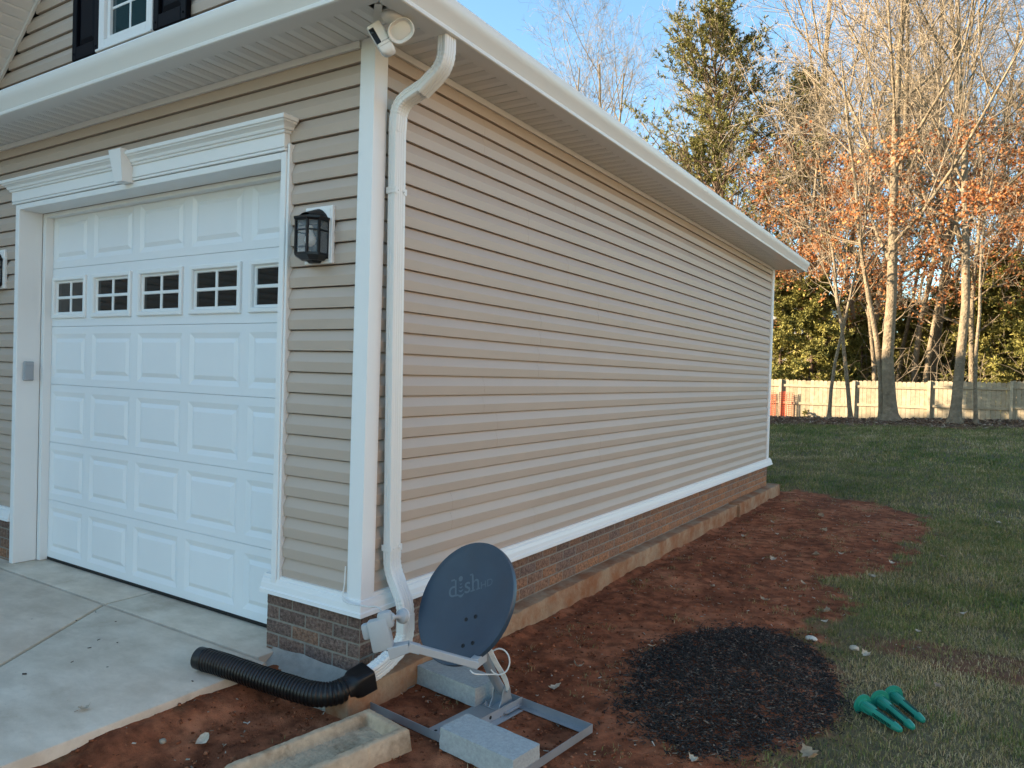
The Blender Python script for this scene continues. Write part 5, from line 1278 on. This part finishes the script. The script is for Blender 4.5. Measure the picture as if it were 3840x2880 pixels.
def cedar_meshes(seed, H, rad_, z0=.3):
    """bushy, feathery evergreen"""
    rnd = random.Random(seed); tk, cr = MB(), MB()
    tk.tube([(0, 0, -.3), (.05, .02, H*.4), (.0, .08, H*.75), (.05, .0, H)], [.11, .08, .05, .015], 8)
    nb = int(70*H/5)
    for b in range(nb):
        t = (b+.5)/nb; z = z0+(H-z0)*t; az = b*2.4+rnd.uniform(-.7, .7); R_ = rad_*(1-t)**.65*rnd.uniform(.55, 1.15)+.25
        el = R(rnd.uniform(-25, 22)); d = Vector((math.cos(az)*math.cos(el), math.sin(az)*math.cos(el), math.sin(el))); bp = [Vector((.03, .03, z))]; bd = d.copy()
        for s in range(6):
            bd = (bd+Vector((rnd.gauss(0, .14), rnd.gauss(0, .14), rnd.gauss(-.02, .10)))).normalized(); bp.append(bp[-1]+bd*R_/6)
        tk.tube(bp, [.020, .017, .014, .011, .008, .006, .004], 4, caps=False)
        for s in range(1, 7):
            for _ in range(5):
                v = (bd+Vector((rnd.gauss(0, .7), rnd.gauss(0, .7), rnd.gauss(-.1, .5)))).normalized(); e = bp[s]+v*rnd.uniform(.12, .42)
                lum = .45+.35*mnoise.noise(e*.8)
                for u in (.3, .65, 1.0): needle_clump(cr, bp[s].lerp(e, u), v, rnd, 6, .15, .022, lum)
    return tk, cr
def plant(name, meshes, mats_t, mats_c, label, cat, loc, rotz=0, sc=1.0, group=None):
    t = thing(name, label, cat, (0, 0, 0), group)
    meshes[0].build('trunk', mats_t, t, smooth=60); meshes[1].build('crown', mats_c, t)
    t.location = loc; t.rotation_euler = (0, 0, rotz); t.scale = (sc, sc, sc); return t
G_ = lambda x, y, dz=0.0: (x, y, gz(x, y)+dz)

# big tree before the fence, with its leaning twin, and the ones beside it
BIG = dict(BARE, kids=(24, 9, 6, 5, 0), t0=(.26, .14, .12, .12, 0), ang=(44, 32, 38, 40, 0), up=(.02, .13, .05, .04, .03), wander=(.06, .11, .15, .17, .18), ratio=(.62, .46, .50, .46, 0), short=(.50, .3, .3, .2, 0), rr=(.46, .52, .58, .66, 0), taper=(.16, .2, .3, .4, .5), rmin=.0065)
plant('bare_tree', tree_meshes('b', 21, 17.0, .185, BIG), M_bark, M_twig, 'big bare tree with a flared trunk in front of the fence', 'tree', G_(.41, 22.5))
YL = dict(n=5, z=(3.8, 8.5), p=.8, s=.085)
tw = plant('bare_tree', tree_meshes('b', 33, 11.0, .09, dict(BARE, kids=(14, 6, 5, 4, 0), t0=(.34, .2, .15, .15, 0), ang=(58, 40, 40, 40, 0), up=(.02, .04, .02, .02, 0)), YL), M_bark, [M_twig, M_leaf], 'slender leaning tree with dry leaves growing from the foot of the big trunk', 'tree', G_(.16, 22.55)); tw.rotation_euler = (0, R(-4), 0)
rt = plant('bare_tree', tree_meshes('b', 45, 15.5, .14, dict(BIG, kids=(18, 8, 6, 5, 0), t0=(.34, .14, .12, .12, 0))), M_bark, M_twig, 'bare tree with a curved trunk in front of the right fence panel', 'tree', G_(2.1, 22.2)); rt.rotation_euler = (0, R(3), R(40))
tn = plant('sapling', tree_meshes('b', 51, 8.5, .060, dict(BARE, kids=(13, 5, 4, 3, 0), t0=(.35, .2, .15, .15, 0)), YL), M_bark, [M_twig, M_leaf], 'thin straight sapling in front of the second fence panel', 'tree', G_(-1.42, 23.0))
tl = plant('sapling', tree_meshes('b', 57, 9.0, .068, dict(BARE, kids=(13, 5, 4, 3, 0), t0=(.35, .2, .15, .15, 0)), YL), M_bark, [M_twig, M_leaf], 'leaning sapling beside the second fence post', 'tree', G_(-.78, 23.0)); tl.rotation_euler = (0, R(-7), R(20))

sp2 = plant('beech_tree', tree_meshes('b', 63, 9.5, .055, dict(BARE, kids=(15, 6, 5, 3, 0), t0=(.36, .2, .15, .15, 0), ang=(64, 40, 40, 40, 0), up=(.02, .03, .02, .02, 0), ratio=(.38, .5, .5, .5, 0)), dict(YL, n=6, p=.95)), M_bark, [M_twig, M_leaf], 'thin curved young tree with orange leaves beside the right trunk', 'tree', G_(2.62, 22.3)); sp2.rotation_euler = (0, R(-5), 0)
# woods behind the fence
LEAF = dict(n=5, z=(3.0, 11.0), p=.62, s=.088)
BEECH = dict(BARE, kids=(15, 7, 5, 4, 0), t0=(.24, .15, .12, .12, 0), ang=(62, 40, 40, 40, 0), up=(.02, .03, .02, .02, .0), ratio=(.36, .5, .55, .5, 0))
bA = plant('beech_tree', tree_meshes('b', 71, 13.0, .12, BEECH, LEAF), M_bark, [M_twig, M_leaf], 'tree holding orange dry leaves behind the third fence post', 'tree', G_(-3.3, 29.0), group='trees holding dry orange leaves')
bB = plant('beech_tree', tree_meshes('b', 77, 12.0, .11, BEECH, dict(LEAF, p=.82, n=6)), M_bark, [M_twig, M_leaf], 'tree holding dry orange leaves right behind the big trunk', 'tree', G_(.9, 29.2), group='trees holding dry orange leaves')
for k, (src, x, y, rz_, s, lab) in enumerate(((bB, -1.6, 31.2, 2.0, 1.1, 'orange leaved tree deep behind the left saplings'), (bA, 2.4, 28.6, 1.1, .92, 'orange leaved tree behind the trunk in front of the right panel'), (bB, 4.0, 31.0, 4.2, 1.05, 'orange leaved tree at the right photo edge'), (bA, 5.6, 28.5, 3.0, 1.0, 'orange leaved tree beyond the right photo edge'), (bB, -.6, 28.0, 3.3, .85, 'orange leaved tree between the second and third fence posts'), (bB, 3.0, 33.5, 5.9, 1.2, 'tall orange leaved tree deep behind the right fence panel'), (bA, -2.6, 34.5, 1.6, 1.15, 'tall orange leaved tree deep behind the cedars'), (bA, -5.6, 31.5, 5.0, 1.0, 'orange leaved tree just above the end of the garage gutter'))):
    copy_tree(src, G_(x, y), rz_, (s, s, s), lab)
pA = plant('pine_tree', pine_meshes(91, 17.2, .17, 6.0, 6.0, 96), M_pbark, [M_needle, M_twig], 'tall green pine rising above the garage roof', 'tree', G_(-7.5, 30.4), group='pines in the woods')
pB = plant('pine_tree', pine_meshes(97, 16.0, .15, 6.5, 4.4, 70), M_pbark, [M_needle, M_twig], 'thinner pine standing right of the tallest pine', 'tree', G_(-4.9, 35.5), group='pines in the woods')
for (src, x, y, rz_, s, lab) in ((pB, -9.6, 33.5, 2.2, .82, 'lower pine to the left of the tallest pine'), (pA, 6.5, 39, 1.0, .95, 'distant pine deep in the woods at the right'), (pB, -1.0, 42, 3.0, 1.05, 'distant pine half hidden by the bare trees')):
    copy_tree(src, G_(x, y), rz_, (s, s, s), lab)
cA = plant('cedar_tree', cedar_meshes(111, 5.6, 1.9), M_pbark, M_cedar, 'bushy yellow green cedar over the left end of the fence', 'tree', G_(-3.0, 28.2), group='cedars behind the fence')
cB = plant('cedar_tree', cedar_meshes(117, 6.2, 2.1), M_pbark, M_cedar, 'dark feathery cedar over the right end of the fence', 'tree', G_(3.2, 30.2), group='cedars behind the fence')
for (src, x, y, rz_, s, lab) in ((cB, -4.6, 30.2, 1.0, .95, 'cedar beside the house end, left of the yellow green one'), (cA, -1.3, 29.6, 2.6, .72, 'small cedar between the fence saplings'), (cA, 4.9, 29.2, 4.0, 1.15, 'cedar at the right photo edge'), (cB, 1.5, 33.5, 5.2, .9, 'small dark cedar deep behind the big tree'), (cB, -1.8, 35.5, 2.0, 1.1, 'dark cedar deep behind the left fence panels'), (cA, 6.8, 31.5, .4, 1.2, 'cedar beyond the right photo edge'), (cA, -.4, 38.5, 1.5, 1.0, 'cedar deep in the woods, seen between the trunks'), (cB, 1.2, 39.5, 3.5, 1.0, 'cedar deep in the woods, seen between the trunks'), (cA, 2.9, 37.5, 2.2, 1.05, 'cedar deep in the woods, seen between the trunks'), (cB, 4.6, 40, .7, 1.1, 'cedar deep in the woods, seen between the trunks'), (cB, .2, 35.0, 4.1, .75, 'cedar deep in the woods, seen between the trunks'), (cA, -3.2, 41, 5.1, 1.1, 'cedar deep in the woods, seen between the trunks')):
    copy_tree(src, G_(x, y), rz_, (s, s, s), lab)
cs = copy_tree(cB, G_(-7.0, 19.4), 2.9, (.72, .72, .9), 'cedar in the back yard behind the garage, shading the right fence panel'); cs['group'] = 'cedars in the back yard'
# bare trees of the woods: four kinds copied about
W1 = plant('bare_tree', tree_meshes('b', 131, 18.5, .22, dict(BARE, kids=(14, 7, 5, 4, 0))), M_bark, M_twig, 'thick bare trunk behind the fence right of the big tree', 'tree', G_(1.0, 31.7), group='bare trees in the woods')
W2 = plant('bare_tree', tree_meshes('b', 137, 16.5, .12, dict(BARE, kids=(12, 6, 5, 4, 0), t0=(.40, .15, .12, .12, 0))), M_bark, M_twig, 'slim bare tree close behind the fence', 'tree', G_(.55, 29.7), group='bare trees in the woods')
W3 = plant('bare_tree', tree_meshes('b', 143, 20.0, .16, dict(BARE, kids=(13, 6, 5, 4, 0), ang=(32, 34, 38, 38, 0))), M_bark, M_twig, 'tall narrow bare tree in the woods', 'tree', G_(-1.4, 30.2), group='bare trees in the woods')
rw_ = random.Random(77)
spots = [(-2.7, 30.5), (-3.5, 32.0), (2.8, 35.2), (4.6, 33.0), (-.3, 33.5), (2.0, 38.0), (-2.2, 38.0), (-4.4, 39.0), (.6, 41.0), (4.0, 41.0), (-6.2, 36.5), (-8.5, 38.5), (-10.5, 41.0), (6.2, 35.5), (7.2, 42), (-17.6, 30.0), (-18.5, 34.5), (-15.5, 39), (-13.0, 45), (-1.0, 46), (-8.5, 48), (-19.5, 42), (-8.0, 27.6), (8.5, 30.5), (9.5, 36), (3.0, 49)]
for i, (x, y) in enumerate(spots):
    src = (W1, W2, W3)[i % 3]; s = rw_.uniform(.8, 1.12)
    if (x, y) == (-8.0, 27.6): s = .58
    lab = {15: 'bare tree far behind the garage roof, left of the sky gap', 16: 'bare tree far behind the garage roof, left of the sky gap', 22: 'small bare tree rising behind the gutter before the pine'}.get(i, 'grey bare tree among many in the woods behind the fence')
    copy_tree(src, G_(x, y), rw_.uniform(0, 6.28), (s, s, s*rw_.uniform(.95, 1.1)), lab)
# understorey brush: one mass of thin twigs
br_ = MB(); rb = random.Random(19)
for i in range(2600):
    x, y = rb.uniform(-12, 12), rb.uniform(28, 58); p = Vector((x, y, gz(x, y))); d = Vector((rb.gauss(0, .5), rb.gauss(0, .5), 1)).normalized(); L_ = rb.uniform(1.2, 4.2)*(1+max(0, y-38)/16); pts = [p]
    for s in range(5):
        d = (d+Vector((rb.gauss(0, .22), rb.gauss(0, .22), rb.gauss(0, .1)))).normalized(); pts.append(pts[-1]+d*L_/5)
    br_.tube(pts, [.009, .008, .007, .006, .005, .004], 3, caps=False)
    for k in range(4):
        q = pts[rb.randrange(2, 6)]; e = (Vector((rb.gauss(0, 1), rb.gauss(0, 1), rb.gauss(.4, .6)))).normalized()*rb.uniform(.3, 1.1); br_.tube([q, q+e*.5+Vector((0, 0, .05)), q+e], [.006, .005, .004], 3, caps=False)
bro = br_.build('undergrowth', M_twig); tag(bro, 'tangle of thin bare brush behind the fence', 'undergrowth', kind='stuff')

# pale house glimpsed through the woods
nh = thing('neighbour_house', 'pale blue grey house glimpsed through the trees beside the garage corner', 'house', (-8, 45, .2))
m = MB(); m.box((-12, 44, 0), (-4.9, 52, 6.2)); m.build('wall', M_nhouse, nh)
m = MB(); m.extrude([(-12.4, 6.1), (-4.5, 6.1), (-8.45, 9.2)], lambda p: (p[0], 43.6, p[1]), lambda p: (p[0], 52.4, p[1])); m.build('roof', M_roof, nh)
for (a, b) in ((-8.0, 3.6), (-6.2, 3.6), (-8.0, 1.0), (-6.2, 1.0)):
    m = MB(); m.box((a, 43.94, b), (a+.95, 43.99, b+1.5)); wf = m.build('window', M_white, nh); m = MB(); m.box((a+.08, 43.92, b+.08), (a+.87, 43.93, b+1.42)); m.build('pane', M_dglass, wf)

# unseen house added to the east to bounce warm light onto the side wall
bounce_house = thing('neighbour_house', 'unseen beige two storey house added to bounce warm light on the side wall', 'house', (19, 2, 0))
m = MB(); courses(m, lambda u, o, z: (15.5-o, u, z), -.2, 7.0, lambda z, a, b: [(-9, 9)]); m.box((15.54, -9, -.3), (25, 9, 7.0)); m.build('wall', M_side, bounce_house)
m = MB(); m.extrude([(14.9, 6.9), (25.6, 6.9), (20.2, 10.4)], lambda p: (p[0], -9.4, p[1]), lambda p: (p[0], 9.4, p[1])); m.build('roof', M_roof, bounce_house)
